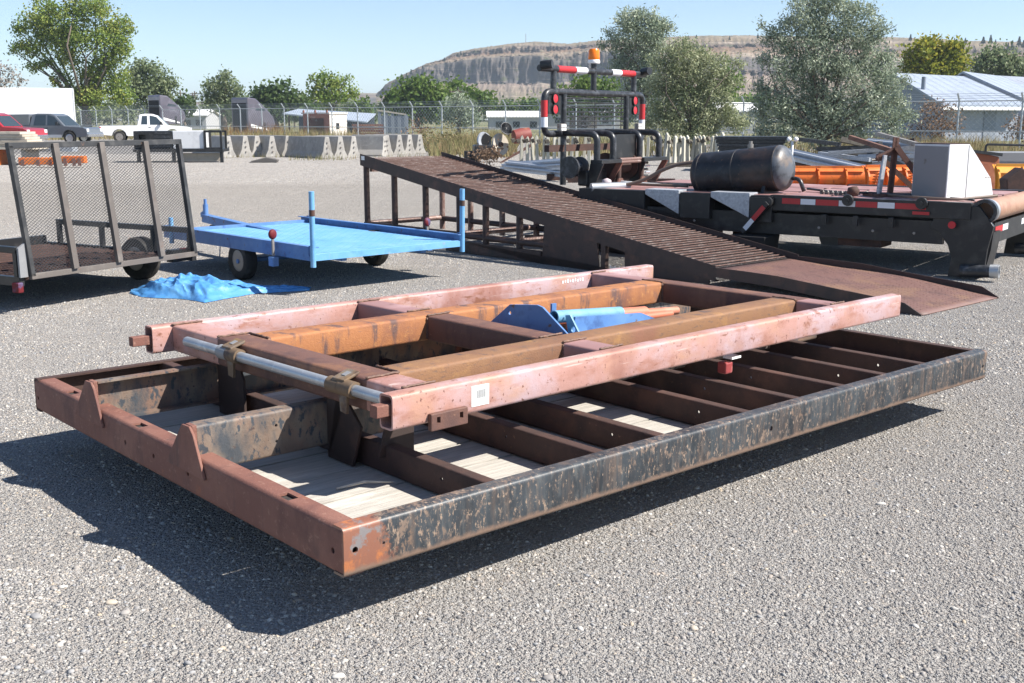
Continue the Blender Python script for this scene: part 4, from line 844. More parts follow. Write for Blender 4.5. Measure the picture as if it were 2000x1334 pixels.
for p, s in ((0, 1), (BW, -1)):
    o = MB(); o.ext([(0, 0), (.09 * s, 0), (.09 * s, .16), (0, .16)], (.05, -p, BZ - .15), (0, -1, 0), (0, 0, 1), (2.0, 0, 0)); o.build('side_rail', BLACKP, BX, bevel=.006)
    o = MB(); o.ext([(0, 0), (.07 * s, 0), (.07 * s, .22), (0, .22)], (.3, -p - .05 * s, BZ - .40), (0, -1, 0), (0, 0, 1), (4.5, 0, 0)); o.build('lower_beam', BLACKP, BX)
x = .46
for k, wd in enumerate((.30, .17, .22, .17, .24, .16, .20, .15)):
    if x + wd > 2.02: break
    b = MB(); b.box(x, x + wd - .004, .0008, .0022, BZ - .075, BZ - .018); b.build('tape_strip', WHITE_TAPE if k % 2 else RED_TAPE, BX); x += wd
for x in (.50, 1.22): b = MB(); b.lathe([(0, -.02), (.055, -.02), (.06, 0), (.055, .02), (0, .02)], (x, .02, BZ - .01), (0, 1, 0), 14); b.lathe([(0, .0), (.02, .0), (.02, .03), (0, .03)], (x, .03, BZ - .01), (0, 1, 0), 10); b.build('tie_ring', BLACKP, BX)
# wheel housings with galvanised wedges
for x0, x1 in ((2.27, 2.72), (3.10, 3.52)):
    b = MB(); b.ext([(x0, BZ - .24), (x0, BZ + .02), (x1, BZ + .02), (x1, BZ - .04)], (0, .02, 0), (1, 0, 0), (0, 0, 1), (0, -.22, 0)); b.build('fender_wedge', GALV_SHEET, BX, bevel=.006)
for x0, x1 in ((2.02, 2.262), (2.73, 3.09), (3.53, 4.4)):
    b = MB(); b.box(x0, x1, -.12, .012, BZ - .28, BZ - .002); b.build('side_panel', BLACKP, BX, bevel=.006)
b = MB(); b.ext([(2.0, BZ - .02), (2.26, BZ - .02), (2.26, BZ - .16), (2.12, BZ - .16)], (0, .03, 0), (1, 0, 0), (0, 0, 1), (0, -.05, 0)); b.lathe([(0, 0), (.05, 0), (.05, .05), (0, .05)], (2.05, .02, BZ - .06), (0, 1, 0), 14); b.build('hinge_block', BLACKP, BX)
b = MB(); b.beam((2.04, .06, BZ - .07), (2.31, .06, .33), .05, .075, (0, 1, 0)); st = b.build('side_strut', BLACKP, BX, bevel=.004)
v0, v1 = Vector((2.04, .0995, BZ - .07)), Vector((2.31, .0995, .33)); d = (v1 - v0); 
for k, (a, c) in enumerate(((.12, .55), (.56, .88))):
    b = MB(); b.beam(v0 + d * a, v0 + d * c, .002, .05, (d.cross(Vector((0, 1, 0))))); b.build('tape_strip', RED_TAPE if k == 0 else WHITE_TAPE, st)
# tail: roller, gusset legs, foot pipes
b = MB(); b.pipe(bp(-.06, .03, BZ - .07), bp(-.06, .10, BZ - .07), .118, .085, 26); b.build('roller_collar', BLACK_PIPE, BX, smooth=True, autosmooth=40)
b = MB(); b.pipe(bp(-.06, .105, BZ - .07), bp(-.06, .20, BZ - .07), .112, .085, 26); b.build('roller_collar', GALV, BX, smooth=True, autosmooth=40)
b = MB(); b.tube([bp(-.06, .205, BZ - .07), bp(-.06, 2.30, BZ - .07)], .105, 26); b.build('tail_roller', mat('tan_rust_roller', (.36, .21, .14), .5, layers=[((.28, .14, .09), 5, .5, .66), ((.42, .28, .2), 12, .56, .7)]), BX, smooth=True, autosmooth=40)
for p in (.02, 2.32):
    b = MB(); b.ext([(.34, BZ - .02), (-.02, BZ - .02), (-.16, BZ - .20), (-.12, .30), (-.10, .03), (.22, .02), (.20, .20), (.24, .32), (.33, .44), (.42, .48)], bp(0, p, 0), (1, 0, 0), (0, 0, 1), (0, -.05, 0)); o = b.build('tail_leg', BLACKP, BX, bevel=.004)
    b = MB(); b.ext([(-.02, .44), (-.02, .10), (-.1, .08), (-.14, .30), (-.15, .46)], bp(0, p + .06, 0), (1, 0, 0), (0, 0, 1), (0, -.28, 0)); b.build('tail_gusset', BLACKP, BX)
    b = MB(); b.pipe(bp(.10, p - .02, .085), bp(-.16, p - .02 + .02, .10), .062, .048, 18); b.build('foot_pipe', BLACK_PIPE, BX, smooth=True, autosmooth=40)
    b = MB(); b.pipe(bp(-.162, p, .1), bp(-.24, p + .005, .105), .066, .05, 18); b.build('foot_collar', GALV, BX, smooth=True, autosmooth=40)
b = MB(); b.box(-.08, -.04, -2.28, -.42, .32, .52); tb = b.build('tail_board', BLACKP, BX)
for k, (p0, p1) in enumerate(((.45, .75), (.76, .98), (1.6, 1.8), (1.81, 2.1))): b = MB(); b.box(-.0835, -.081, -p1, -p0, .42, .48); b.build('tape_strip', (RED_TAPE, WHITE_TAPE, WHITE_TAPE, RED_TAPE)[k], tb)
b = MB(); b.ext([(.0, .60), (.35, .58), (.30, .40), (.05, .42)], bp(.45, .3, 0), (1, 0, 0), (0, 0, 1), (0, -.3, 0)); b.build('hanging_bracket', BLACKP, BX)
for x in (1.75,):
    b = MB(); b.ext([(0, .47), (.42, .47), (.34, .26), (.30, .16), (.06, .16), (.02, .30)], bp(x - .3, .75, 0), (1, 0, 0), (0, 0, 1), (0, -.08, 0)); b.build('hanger_plate', STEEL_GREY, BX)
for x in (2.72, 2.95): b = MB(); b.tube([bp(x, .7, .02), bp(x, .7, .46)], .05, 12); b.build('prop_leg', RUST_DEEP, BX)
# ---- headache rack
def rk(p, z, dx=0): return (4.9 + dx, -p, z)
def rtub(name, pts, r, m=BLACK_PIPE, n=12, par=BX): b = MB(); b.tube(pts, r, n); return b.build(name, m, par, smooth=True, autosmooth=45)
fr = rtub('rack_frame', bend([rk(.40, 1.33), rk(.0, 1.33), rk(.0, 1.82), rk(2.33, 1.82), rk(2.33, 1.20), rk(1.95, 1.20)], .11), .040)
for p, zb in ((.40, BZ), (1.89, 1.05)): rtub('rack_upright', [rk(p, zb, -.01), rk(p, 1.80, -.01)], .038)
for k in range(8): rtub('rack_rod', [rk(.43, 1.37 + k * .055), rk(1.86, 1.37 + k * .055)], .0085, BLACK_PIPE, 6)
for p in (.46, 1.15, 1.80): rtub('rack_rod', [rk(p, 1.36, .012), rk(p, 1.79, .012)], .007, BLACK_PIPE, 6)
for p in (.19, 1.09, 2.09): rtub('rack_riser', [rk(p, 1.83), rk(p, 2.06 if p != 1.09 else 2.18)], .038)
tbar = rtub('top_bar', [rk(-.10, 2.085), rk(2.37, 2.085)], .040)
for (p0, p1, m) in ((.26, .64, RED_TAPE), (.65, .90, WHITE_TAPE), (1.50, 1.73, WHITE_TAPE), (1.74, 2.08, RED_TAPE)): rtub('tape_band', [rk(p0, 2.085), rk(p1, 2.085)], .0415, m, 16, tbar)
for (p, z0, z1, m) in ((0, 1.53, 1.72, RED_TAPE), (0, 1.41, 1.525, WHITE_TAPE), (2.33, 1.50, 1.70, RED_TAPE), (2.33, 1.36, 1.495, WHITE_TAPE)): rtub('tape_band', [rk(p, z0), rk(p, z1)], .0415, m, 16, fr)
for p, s in ((-.10, 1), (2.30, -1)):
    b = MB(); b.lathe([(0, -.07), (.05, -.07), (.055, .05), (.05, .07), (0, .07)], rk(p + .03 * s, 2.12, -.08), (1, .3 * s, -.1), 14); b.build('work_lamp', BLACKP, BX, smooth=True, autosmooth=40)
bs = MB(); bs.lathe([(0, 0), (.072, 0), (.078, .015), (.07, .045), (0, .05)], rk(1.09, 2.18), (0, 0, 1), 20); bs.build('beacon_base', WHITEP, BX, smooth=True, autosmooth=40)
b = MB(); b.lathe([(.068, 0), (.073, .02), (.069, .105), (.055, .13), (0, .135)], rk(1.09, 2.225), (0, 0, 1), 24); b.build('beacon', AMBER, BX, smooth=True, autosmooth=50)
for p0 in (.07, 1.97):
    b = MB(); b.box(4.888, 4.90, -p0 - .27, -p0, 1.56, 1.80); lp = b.build('light_plate', BLACKP, BX)
    for z in (1.745, 1.62):
        b = MB(); b.lathe([(0, 0), (.045, 0), (.052, -.012), (0, -.014)], (4.887, -p0 - .135, z), (1, 0, 0), 20); b.build('tail_lamp', RED_LENS, lp, smooth=True, autosmooth=40)
        b = MB(); b.pipe((4.8872, -p0 - .135, z), (4.868, -p0 - .135, z), .066, .053, 20); b.build('lamp_ring', BLACK_MATT, lp, smooth=True, autosmooth=40)
for p in (.27, 2.12):
    b = MB(); b.box(4.80, 4.86, -p - .06, -p + .06, 1.36, 1.45); wlp = b.build('work_light', RIM, BX, bevel=.008)
    b = MB()
    for i in range(3):
        for j in range(2): b.box(4.796, 4.7995, -p - .05 + i * .036, -p - .022 + i * .036, 1.37 + j * .04, 1.40 + j * .04)
    b.build('light_cells', WHITEP, wlp)
# ---- winch stand
for p in (.38, .75, 1.40, 1.90): rtub('arch', bend([rk(p, 1.345), (4.40, -p, 1.33), (4.40, -p, 1.02 if p != .38 else .98)], .10), .040)
for p0, p1 in ((.38, .75), (1.40, 1.90)):
    b = MB(); b.box(4.30, 4.46, -p1 - .05, -p0 + .05, .985, 1.03); b.build('winch_tray', BLACKP, BX, bevel=.004)
    b = MB(); b.ext([(4.28, .985), (4.46, .985), (4.52, BZ), (4.40, BZ)], bp(0, p0 - .05, 0), (1, 0, 0), (0, 0, 1), (0, -.02, 0)); b.build('tray_leg', BLACKP, BX)
    b = MB(); b.ext([(4.28, .985), (4.36, .985), (4.52, BZ), (4.44, BZ)], bp(0, p1 + .02, 0), (1, 0, 0), (0, 0, 1), (0, -.03, 0)); b.build('tray_leg', RUST_RED, BX)
b = MB(); b.box(4.44, 4.455, -1.38, -.77, 1.02, 1.32); b.build('back_plate', BLACKP, BX)
b = MB(); b.lathe([(0, 0), (.17, 0), (.17, .02), (.09, .02)] + [(.09 + .006 * (k % 2), .03 + k * .012) for k in range(38)] + [(.09, .50), (.17, .50), (.17, .52), (0, .52)], bp(4.55, .82, .93), (0, -1, 0), 24); b.build('winch_drum', RUST_DEEP, BX, smooth=True, autosmooth=30)
for z in (1.02, .99): rtub('guide_roller', [bp(4.36, .84, z), bp(4.36, 1.36, z)], .022, RAMP_BAR)
for p in (.82, 1.38): rtub('guide_roller', [bp(4.36, p, BZ), bp(4.36, p, .99)], .035, RUST_DEEP)
for p in (.80, 1.36):
    b = MB(); b.ext([(-.10, BZ), (.10, BZ), (.04, .80), (-.04, .80)], bp(4.33, p, 0), (0, -1, 0), (0, 0, 1), (-.02, 0, 0)); b.build('roller_foot', RUST_BROWN, BX)
b = MB(); b.lathe([(0, 0), (.13, 0), (.13, .03), (.07, .05), (.05, .12), (.07, .20), (.12, .22), (.12, .25), (0, .25)], bp(4.62, .12, .945), (0, -1, 0), 22); b.build('capstan', BLACK_PIPE, BX, smooth=True, autosmooth=35)
b = MB(); b.box(4.48, 4.62, -.75, -.30, BZ, .90); b.build('gearbox', BLACKP, BX, bevel=.02)
b = MB(); b.box(4.86, 4.93, -2.2, -.05, 1.12, 1.20); b.build('rack_cross_beam', RUST_DEEP, BX)
for p in (2.18, 2.02): b = MB(); b.beam((4.88, -p, BZ), (4.88, -p, 1.18), .05, .06, (0, 1, 0)); b.build('rack_post', RUST_BROWN, BX)
for k in range(5): b = MB(); b.tube([bp(4.42, 1.55 + .05 * (k % 2), .80 + .04 * k), bp(4.40, 1.62 + .05 * (k % 2), .80 + .04 * k)], .014, 8); b.build('valve_fitting', CHROME if k % 2 else BLACK_PIPE, BX)
rtub('cross_pipe', [bp(4.24, .0, BZ + .01), bp(3.95, .38, BZ + .02)], .05, GALV)
b = MB(); b.beam(bp(4.22, .0, BZ - .10), bp(3.95, .36, BZ - .10), .03, .06); b.build('cross_flat', ALU, BX)
b = MB(); b.lathe([(0, -.05), (.04, -.045), (.06, 0), (.045, .05), (0, .055)], bp(4.22, .32, BZ + .045), (1, .3, 0), 12); b.build('rag_bundle', mat('pale_rag', (.46, .40, .42), .9), BX, smooth=True)

# ---- things resting on or under the bed
o = MB(); o.ext([(-.17, .0), (.17, .0), (.21, .30), (-.21, .30)], (0, .2, .003), (1, 0, 0), (0, 0, 1), (0, -.4, 0)); o = o.build('support_stand', BLACK_MATT, None, bevel=.008)
q = Matrix.Rotation(math.atan2(.585, -.81), 3, 'Z') @ Vector((2.22, -.02, 0)); o.location = (4.35 + q.x, 10.45 + q.y, 0); o.rotation_euler.z = math.atan2(.585, -.81)
tag(o, 'black support block under the near side of the winch bed', 'stand')
AT = thing('air_tank', 'black rusting cylindrical tank lying on the winch truck bed', 'tank', (4.35, 10.45, 0), math.atan2(.585, -.81))
TR = .245
c0, c1 = Vector(bp(2.02, .48, BZ + TR + .035)), Vector(bp(3.18, .50, BZ + TR - .09)); ax = (c1 - c0)
Lc = ax.length
b = MB(); b.lathe([(TR * math.cos(a), Lc - .13 + .13 * math.sin(a)) for a in np.linspace(0, math.pi / 2, 7)][::-1] + [(TR, .12)], c0, ax, 36); b.build('shell', TANKM, AT, smooth=True, autosmooth=60)
b = MB(); b.lathe([(TR * math.cos(a) * .9995, .118 - .12 * math.sin(a)) for a in np.linspace(0, math.pi / 2, 8)], c0, ax, 36); b.build('end_dome', TANK_END, AT, smooth=True, autosmooth=60)
b = MB(); b.tube(bend([c0 + Vector((-.01, 0, -.12)), c0 + Vector((-.10, .02, -.12)), c0 + Vector((-.16, .03, -.25))], .05), .022, 8); b.build('outlet_pipe', BLACK_PIPE, AT, smooth=True)
b = MB(); b.tube(bend([bp(3.16, .5, BZ + TR + .06), bp(3.4, .45, BZ + .30), bp(3.85, .35, BZ + .03), bp(4.05, .3, BZ + .02)], .25, 8), .022, 10); o = b.build('air_hose', HOSE, AT, smooth=True)
b = MB(); b.tube([bp(2.1, .66, BZ + .2), bp(2.1, .66, BZ + .55)], .014, 8)
v = b.build('valve_stem', ALU, AT, smooth=True)
for dx in (-.04, .04): b = MB(); b.lathe([(0, -.025), (.02, -.02), (.027, 0), (.02, .02), (0, .025)], bp(2.1 + dx, .66, BZ + .57), (0, 1, 0), 12); b.build('gauge', WHITEP, v, smooth=True)
GB = thing('steel_box', 'bare grey steel box with sloped side standing on the winch bed', 'box', (4.26, 10.98, BZ + .001), math.atan2(.44, .9))
b = MB(); b.ext([(0, 0), (.66, 0), (.60, .20), (.27, .54), (0, .54)], (0, 0, 0), (1, 0, 0), (0, 0, 1), (0, .45, 0)); b.build('shell', ALU, GB, bevel=.004)
b = MB(); b.box(-.004, -.0008, .012, .44, .012, .52); b.build('side_shade_skin', STEEL_GREY, GB)  # darker sheet that paints shade onto the left face of the box
b = MB(); b.box(.0, .28, .0, .45, .5405, .548); b.build('lid', RUST_DEEP, GB)
b = MB()
for k in range(4): b.lathe([(0, 0), (.007, 0), (0, -.005)], (.52 + k * .022, -.0006, .21), (0, 1, 0), 8)
b.build('rivet', RIM, GB)
AF = thing('angle_iron_frame', 'rusty angle iron A frame leaning on the winch bed beside the grey box', 'steel frame', (3.99, 11.55, BZ + .001), .1)
for (p0, p1, w, m) in (((-.22, 0, 0), (-.17, .02, .42), .045, GALV_SHEET), ((-.08, .05, 0), (-.05, .05, .60), .06, RUST_BROWN), ((-.06, .0, .50), (.32, -.05, .02), .055, RUST_BROWN), ((-.17, .2, .42), (.28, .15, .02), .05, RUST_BROWN), ((-.24, .05, .38), (.0, .05, .50), .06, RUST_BROWN)):
    b = MB(); b.beam(p0, p1, w, .02); b.beam((p0[0], p0[1] - .02, p0[2]), (p1[0], p1[1] - .02, p1[2]), .02, w); b.build('angle_bar', m, AF)
b = MB(); b.box(-.30, .30, -.06, .2, .0, .03); b.build('base_plate', RUST_BROWN, AF)
b = MB(); b.tube(bend([bp(2.0, .9, BZ + .03), bp(1.5, .62, BZ + .02), bp(1.2, .5, BZ + .04), bp(.7, .62, BZ + .02), bp(.1, .3, BZ + .02)], .15), .012, 6); o = b.build('cable', BLACK_PIPE, None, smooth=True); o.location = BX.location; o.rotation_euler = BX.rotation_euler; tag(o, 'thin black cable snaking along the winch bed deck', 'cable')
b = MB()
for k in range(16):
    t = k / 15; c = Vector(bp(1.72 - .42 * t, .60 - .10 * t, BZ + .02)); b.lathe([(.022 + .007 * math.cos(a), .007 * math.sin(a)) for a in np.linspace(0, 2 * math.pi, 7)], c, (0, 0, 1) if k % 2 else (.2, 1, .1), 8)
o = b.build('chain', RIM, None); o.location = BX.location; o.rotation_euler = BX.rotation_euler; tag(o, 'rusty chain lying on the winch bed beside the black tank', 'chain')
b = MB(); b.lathe([(0, -.05), (.045, -.045), (.065, 0), (.045, .05), (0, .055)], bp(1.28, .30, BZ + .055), (.2, 0, 1), 14); o = b.build('pintle_ball', RUST_DEEP, None, smooth=True); o.location = BX.location; o.rotation_euler = BX.rotation_euler; tag(o, 'round rusty lump on the edge of the winch bed', 'ball')

# seams, saddles and fittings on the tank
SEAM = mat('weld_seam_dark', (.035, .033, .034), .5, layers=[((.12, .075, .05), 12, .52, .66)])
axn = ax.normalized()
for t in (.13, .52 * Lc, Lc - .14):
    b = MB(); b.lathe([(TR + .004 * math.sin(a) - .001, t + .010 * math.cos(a)) for a in np.linspace(0, math.pi, 5)], c0, axn, 36); b.build('weld_seam', SEAM, AT, smooth=True)
b = MB(); e = axn.cross(Vector((0, 0, 1))).normalized(); q = e * .55 + Vector((0, 0, 1)) * .83; q.normalize(); b.tube([c0 + axn * .16 + q * (TR - .001), c0 + axn * (Lc - .16) + q * (TR - .001)], .005, 6); b.build('weld_seam', SEAM, AT, smooth=True)
for t in (.22, Lc - .25):
    p = c0 + axn * t; b = MB(); b.ext([(-.20, BZ - p.z + .002), (.20, BZ - p.z + .002), (.16, -.15), (.07, -TR + .004), (-.07, -TR + .004), (-.16, -.15)], p, e, (0, 0, 1), axn * .04); b.build('saddle', BLACKP, AT)
b = MB(); b.lathe([(0, 0), (.032, 0), (.032, .05), (.02, .05), (.02, .08), (0, .08)], c0 + axn * (Lc * .42) + Vector((0, 0, TR - .005)), (0, 0, 1), 10); b.build('bung', RIM, AT)
# folded flange, seams and latch on the grey box
b = MB(); b.box(-.006, .66, -.0035, -.0008, .0, .018); b.box(.262, .268, -.003, -.0008, .02, .53); b.build('folded_seam', STEEL_GREY, GB)
b = MB()
for k in range(9): b.lathe([(0, 0), (.0045, 0), (0, -.003)], (.02, -.0009, .05 + k * .055), (0, 1, 0), 6)
for k in range(7): b.lathe([(0, 0), (.0045, 0), (0, -.003)], (.05 + k * .085, -.0037, .009), (0, 1, 0), 6)
b.build('rivet', RIM, GB)
# pipes, hoses and brackets along the bed
for k, (p0, p1, r, m) in enumerate(((bp(4.2, .55, BZ + .03), bp(3.22, .42, BZ + .04), .016, HOSE), (bp(4.2, .62, BZ + .05), bp(3.3, .60, BZ + .02), .012, ALU), (bp(4.1, .9, BZ + .02), bp(2.4, 1.1, BZ + .02), .018, BLACK_PIPE))): rtub('air_line', [p0, p1], r, m, 8)
rtub('air_line', bend([bp(1.0, .55, BZ + .02), bp(.7, .25, BZ + .03), bp(.25, .22, BZ + .02), bp(-.04, .6, BZ + .05)], .12), .014, HOSE, 8)
for x in (.75, 1.1, 1.42): b = MB(); b.box(x, x + .05, .021, .05, BZ - .26, BZ - .16); b.build('stake_pocket', BLACKP, BX, bevel=.004)
for x in (.55, .95, 1.5, 2.9, 3.4): b = MB(); b.lathe([(0, 0), (.012, 0), (.014, .008), (0, .012)], (x, .0215, BZ - .30), (0, 1, 0), 8); b.build('bolt_head', RIM, BX)
b = MB(); b.box(.9, 1.35, -.45, -.12, BZ - .48, BZ - .32); b.build('battery_box', RUST_DEEP, BX, bevel=.01)
b = MB(); b.box(.42, .58, .0215, .026, BZ - .12, BZ - .09); b.build('small_reflector', RED_TAPE, BX)
b = MB(); b.lathe([(0, 0), (.035, 0), (.035, .02), (0, .02)], (.20, .0305, BZ - .20), (0, 1, 0), 14); b.build('side_lamp', RED_LENS, BX)
for (x, p, r) in ((.62, 1.0, .035), (1.35, .9, .03), (1.0, 1.6, .04), (3.9, .8, .03)):
    b = MB(); b.lathe([(r * .55 + r * .45 * math.cos(a), r * .45 * math.sin(a)) for a in np.linspace(0, 2 * math.pi, 7)], bp(x, p, BZ + r * .5), (.2, .1, 1), 10); b.build('tie_ring', RIM, BX)
# ------------------------------------------------------------------ concrete road barriers
ORD = ['first', 'second', 'third', 'fourth', 'fifth', 'sixth', 'seventh', 'eighth', 'ninth', 'tenth', 'eleventh', 'twelfth', 'thirteenth', 'fourteenth', 'fifteenth', 'sixteenth']
jp = [(-.30, .0), (.30, .0), (.30, .07), (.19, .28), (.09, .84), (-.09, .84), (-.19, .28), (-.30, .07)]
b = MB(); b.ext(jp, (0, 0, 0), (1, 0, 0), (0, 0, 1), (0, 3.05, 0)); jb0 = None
JB = [(448, 308), (481, 307), (504, 306.5), (533, 307), (564, 305.5), (640, 310), (666, 309), (692, 308), (757, 303.5), (781, 302.5), (801, 301.5), (821, 300.5)]
for i, (u, v) in enumerate(JB):
    x, y = ground(u, v); lb = 'grey concrete road barrier, %s from left in the row' % ORD[i]
    if jb0 is None:
        jb0 = thing('road_barrier', lb, 'barrier', (x, y, 0), 0, 'concrete road barriers parked side by side')
        b.build('barrier_block', CONC, jb0, bevel=.015)
        for z in (.22, .42, .62): q = MB(); q.lathe([(0, 0), (.03, 0), (.03, -.04), (0, -.04)], (0, 0, z), (0, 1, 0), 8); q.build('pin_loop', RIM, jb0)
        o = jb0
    else: o = copy_tree(jb0)
    o.location = (x, y, 0); o.rotation_euler.z = R(36 + rng.uniform(-3, 3)); o['label'] = lb
o = copy_tree(jb0); x, y = ground(752, 305.5); o.location = (x, y, 0); o.rotation_euler.z = R(72); o['label'] = 'concrete road barrier turned flat on between its neighbours'

# ------------------------------------------------------------------ sleeper cabs
def sleeper(u, v, Y, rot, label, sc=1.0):
    p = pt(u, v, Y); t = thing('sleeper_cab', label, 'truck cab', (p.x, p.y, max(0, p.z)), rot, 'stripped truck sleeper cabs')
    W2, L2, H = 2.3 * sc, 2.9 * sc, 3.1 * sc
    P = [(0, .15), (L2 * .86, .15), (L2, .9 * sc), (L2 * .93, 1.5 * sc), (L2 * .55, 2.5 * sc), (L2 * .30, H - .08), (L2 * .06, H), (0, H - .05)]
    b = MB(); b.ext(P, (0, 0, 0), (1, 0, 0), (0, 0, 1), (0, W2, 0)); b.build('shell', CABM, t, bevel=.10, seg=3, smooth=False)
    b = MB(); b.box(-.02, .02, .2, W2 - .2, .3, H - .5); b.build('back_panel', BLACK_MATT, t)
    b = MB(); b.ext([(L2 * .28, 2.02 * sc), (L2 * .62, 1.98 * sc), (L2 * .60, 2.16 * sc), (L2 * .32, 2.26 * sc)], (0, -.015, 0), (1, 0, 0), (0, 0, 1), (0, .03, 0)); b.build('side_window', GLASS, t)
    b = MB(); b.ext([(.3, .9 * sc), (L2 * .7, .45 * sc), (L2 * .75, .3 * sc), (.3, .62 * sc)], (0, -.012, 0), (1, 0, 0), (0, 0, 1), (0, .02, 0)); b.build('side_stripe', WHITEP, t)
    b = MB(); b.box(L2 * .55, L2 * .62, -.03, .02, .2, 1.0 * sc); b.build('door_post', BLACK_MATT, t); return t
sleeper(486, 263, 104, R(50), 'stripped purple grey sleeper cab standing behind the concrete barriers', 1.08)
sleeper(315, 247, 108, R(48), 'stripped purple grey sleeper cab behind the white pickup', .95)

# ------------------------------------------------------------------ pickups
def pickup(label, loc, rot, paint, lower=None, crew=True, cap=False, rim=RIM):
    t = thing('pickup_truck', label, 'pickup truck', loc, rot)
    L, W2 = 5.75, 1.94
    P = [(.02, .52), (.0, 1.02), (.05, 1.08), (2.10, 1.10), (4.0, 1.10), (4.25, 1.10), (5.45, 1.02), (5.70, .92), (5.74, .60), (5.65, .46), (4.95, .42)] + [(4.55 + .46 * math.cos(a), .42 + .46 * math.sin(a)) for a in np.linspace(0.1, math.pi - .1, 8)] + [(4.0, .42), (1.75, .42)] + [(1.2 + .46 * math.cos(a), .42 + .46 * math.sin(a)) for a in np.linspace(0.1, math.pi - .1, 8)] + [(.7, .45)]
    b = MB(); b.ext(P, (0, 0, 0), (1, 0, 0), (0, 0, 1), (0, W2, 0)); b.build('body', paint, t, bevel=.05, seg=3)
    if lower: b = MB(); b.box(1.72, 4.05, -.012, .01, .40, .58); b.build('sill', lower, t)
    rear = 1.95 if crew else 2.35
    b = MB(); v = []; 
    lo = [(rear, 1.09), (4.30, 1.09)]; hi = [(rear + .16, 1.80), (rear + .5, 1.86), (3.30, 1.85), (3.62, 1.74)]
    prof = [lo[0], lo[1], hi[3], hi[2], hi[1], hi[0]]; n = len(prof)
    a0 = [(x, .02 + max(0, (z - 1.09)) * .22, z) for x, z in prof]; a1 = [(x, W2 - .02 - max(0, (z - 1.09)) * .22, z) for x, z in prof]
    b.add(a0 + a1, [tuple(range(n)), tuple(range(2 * n - 1, n - 1, -1))] + [(i, i + n, (i + 1) % n + n, (i + 1) % n) for i in range(n)]); cabo = b.build('cab', paint, t, bevel=.05, seg=3)
    def side(name, pts2, m, off=.012):
        for s in (0, 1):
            q = MB(); f = lambda x, z, d: (x, (.02 + (z - 1.09) * .22 - d) if s == 0 else W2 - (.02 + (z - 1.09) * .22 - d), z)
            A = [f(x, z, off) for x, z in pts2]; B = [f(x, z, -.01) for x, z in pts2]; m_ = len(A)
            q.add(A + B, [tuple(range(m_)), tuple(range(2 * m_ - 1, m_ - 1, -1))] + [(i, i + m_, (i + 1) % m_ + m_, (i + 1) % m_) for i in range(m_)]); q.build(name, m, cabo)
    side('side_window', [(3.16, 1.16), (4.02, 1.16), (3.58, 1.66), (3.16, 1.76)], GLASS)
    side('side_window', [(rear + .30, 1.16), (3.04, 1.16), (3.04, 1.76), (rear + .42, 1.76)] if crew else [(2.60, 1.18), (3.0, 1.18), (3.0, 1.74), (2.68, 1.72)], GLASS)
    b = MB(); b.add([(4.27, .16, 1.13), (4.27, W2 - .16, 1.13), (3.67, W2 - .28, 1.70), (3.67, .28, 1.70), (4.22, .16, 1.10), (4.22, W2 - .16, 1.10), (3.62, W2 - .28, 1.69), (3.62, .28, 1.69)], [(0, 1, 2, 3), (7, 6, 5, 4), (0, 4, 5, 1), (2, 6, 7, 3), (1, 5, 6, 2), (3, 7, 4, 0)]); b.build('windscreen', GLASS, cabo)
    b = MB(); b.box(rear + .06, rear + .1, .22, W2 - .22, 1.22, 1.66); b.build('rear_window', GLASS, cabo)
    if cap: b = MB(); b.ext([(.06, 1.09), (rear, 1.09), (rear + .05, 1.82), (.18, 1.80)], (0, .06, 0), (1, 0, 0), (0, 0, 1), (0, W2 - .12, 0)); b.build('canopy', paint, t, bevel=.06, seg=3)
    for x in (1.2, 4.55):
        for y in (.10, W2 - .10): wheel(t, (x, y, .38), (0, 1, 0), .38, .24, rim, .62, 20)
    b = MB(); b.box(5.66, 5.82, .05, W2 - .05, .44, .66); b.build('bumper', CHROME, t, bevel=.04)
    b = MB(); b.box(-.14, .02, .08, W2 - .08, .48, .66); b.build('bumper', CHROME, t, bevel=.03)
    for y in (.03, W2 - .27): b = MB(); b.box(5.60, 5.73, y, y + .24, .76, .94); b.build('headlight', WHITEP, t, bevel=.02)
    for y in (-.006, W2 - .14): b = MB(); b.box(-.012, .10, y, y + .146, .72, 1.02); b.build('tail_light', RED_LENS, t, bevel=.015)
    b = MB(); b.box(-.012, .01, .25, W2 - .25, .70, 1.02); b.build('tailgate', SILVER_CAR, t)
    for y in (-.20, W2 + .03): b = MB(); b.box(3.80, 3.92, y, y + .17, 1.16, 1.36); b.build('mirror', BLACKP, t, bevel=.02)
    for y in (-.006, W2 - .01): b = MB(); b.box(3.05, 3.20, y, y + .016, .96, 1.0); b.build('door_handle', BLACKP, t)
    return t
p = ground(196, 279); pickup('white extended cab pickup parked facing right beside the chain link fence', (p[0], p[1], 0), R(14), WHITE_CAR, None, False)
p = ground(2, 281.5); pickup('two tone dark grey pickup parked in front of the white trailer', (p[0], p[1], 0), R(-8), GREY_CAR, SILVER_CAR, True, True, CHROME)
p = ground(-128, 287); pickup('red pickup nose behind the beige board stack', (p[0], p[1], 0), R(-10), RED_CAR, None, True)
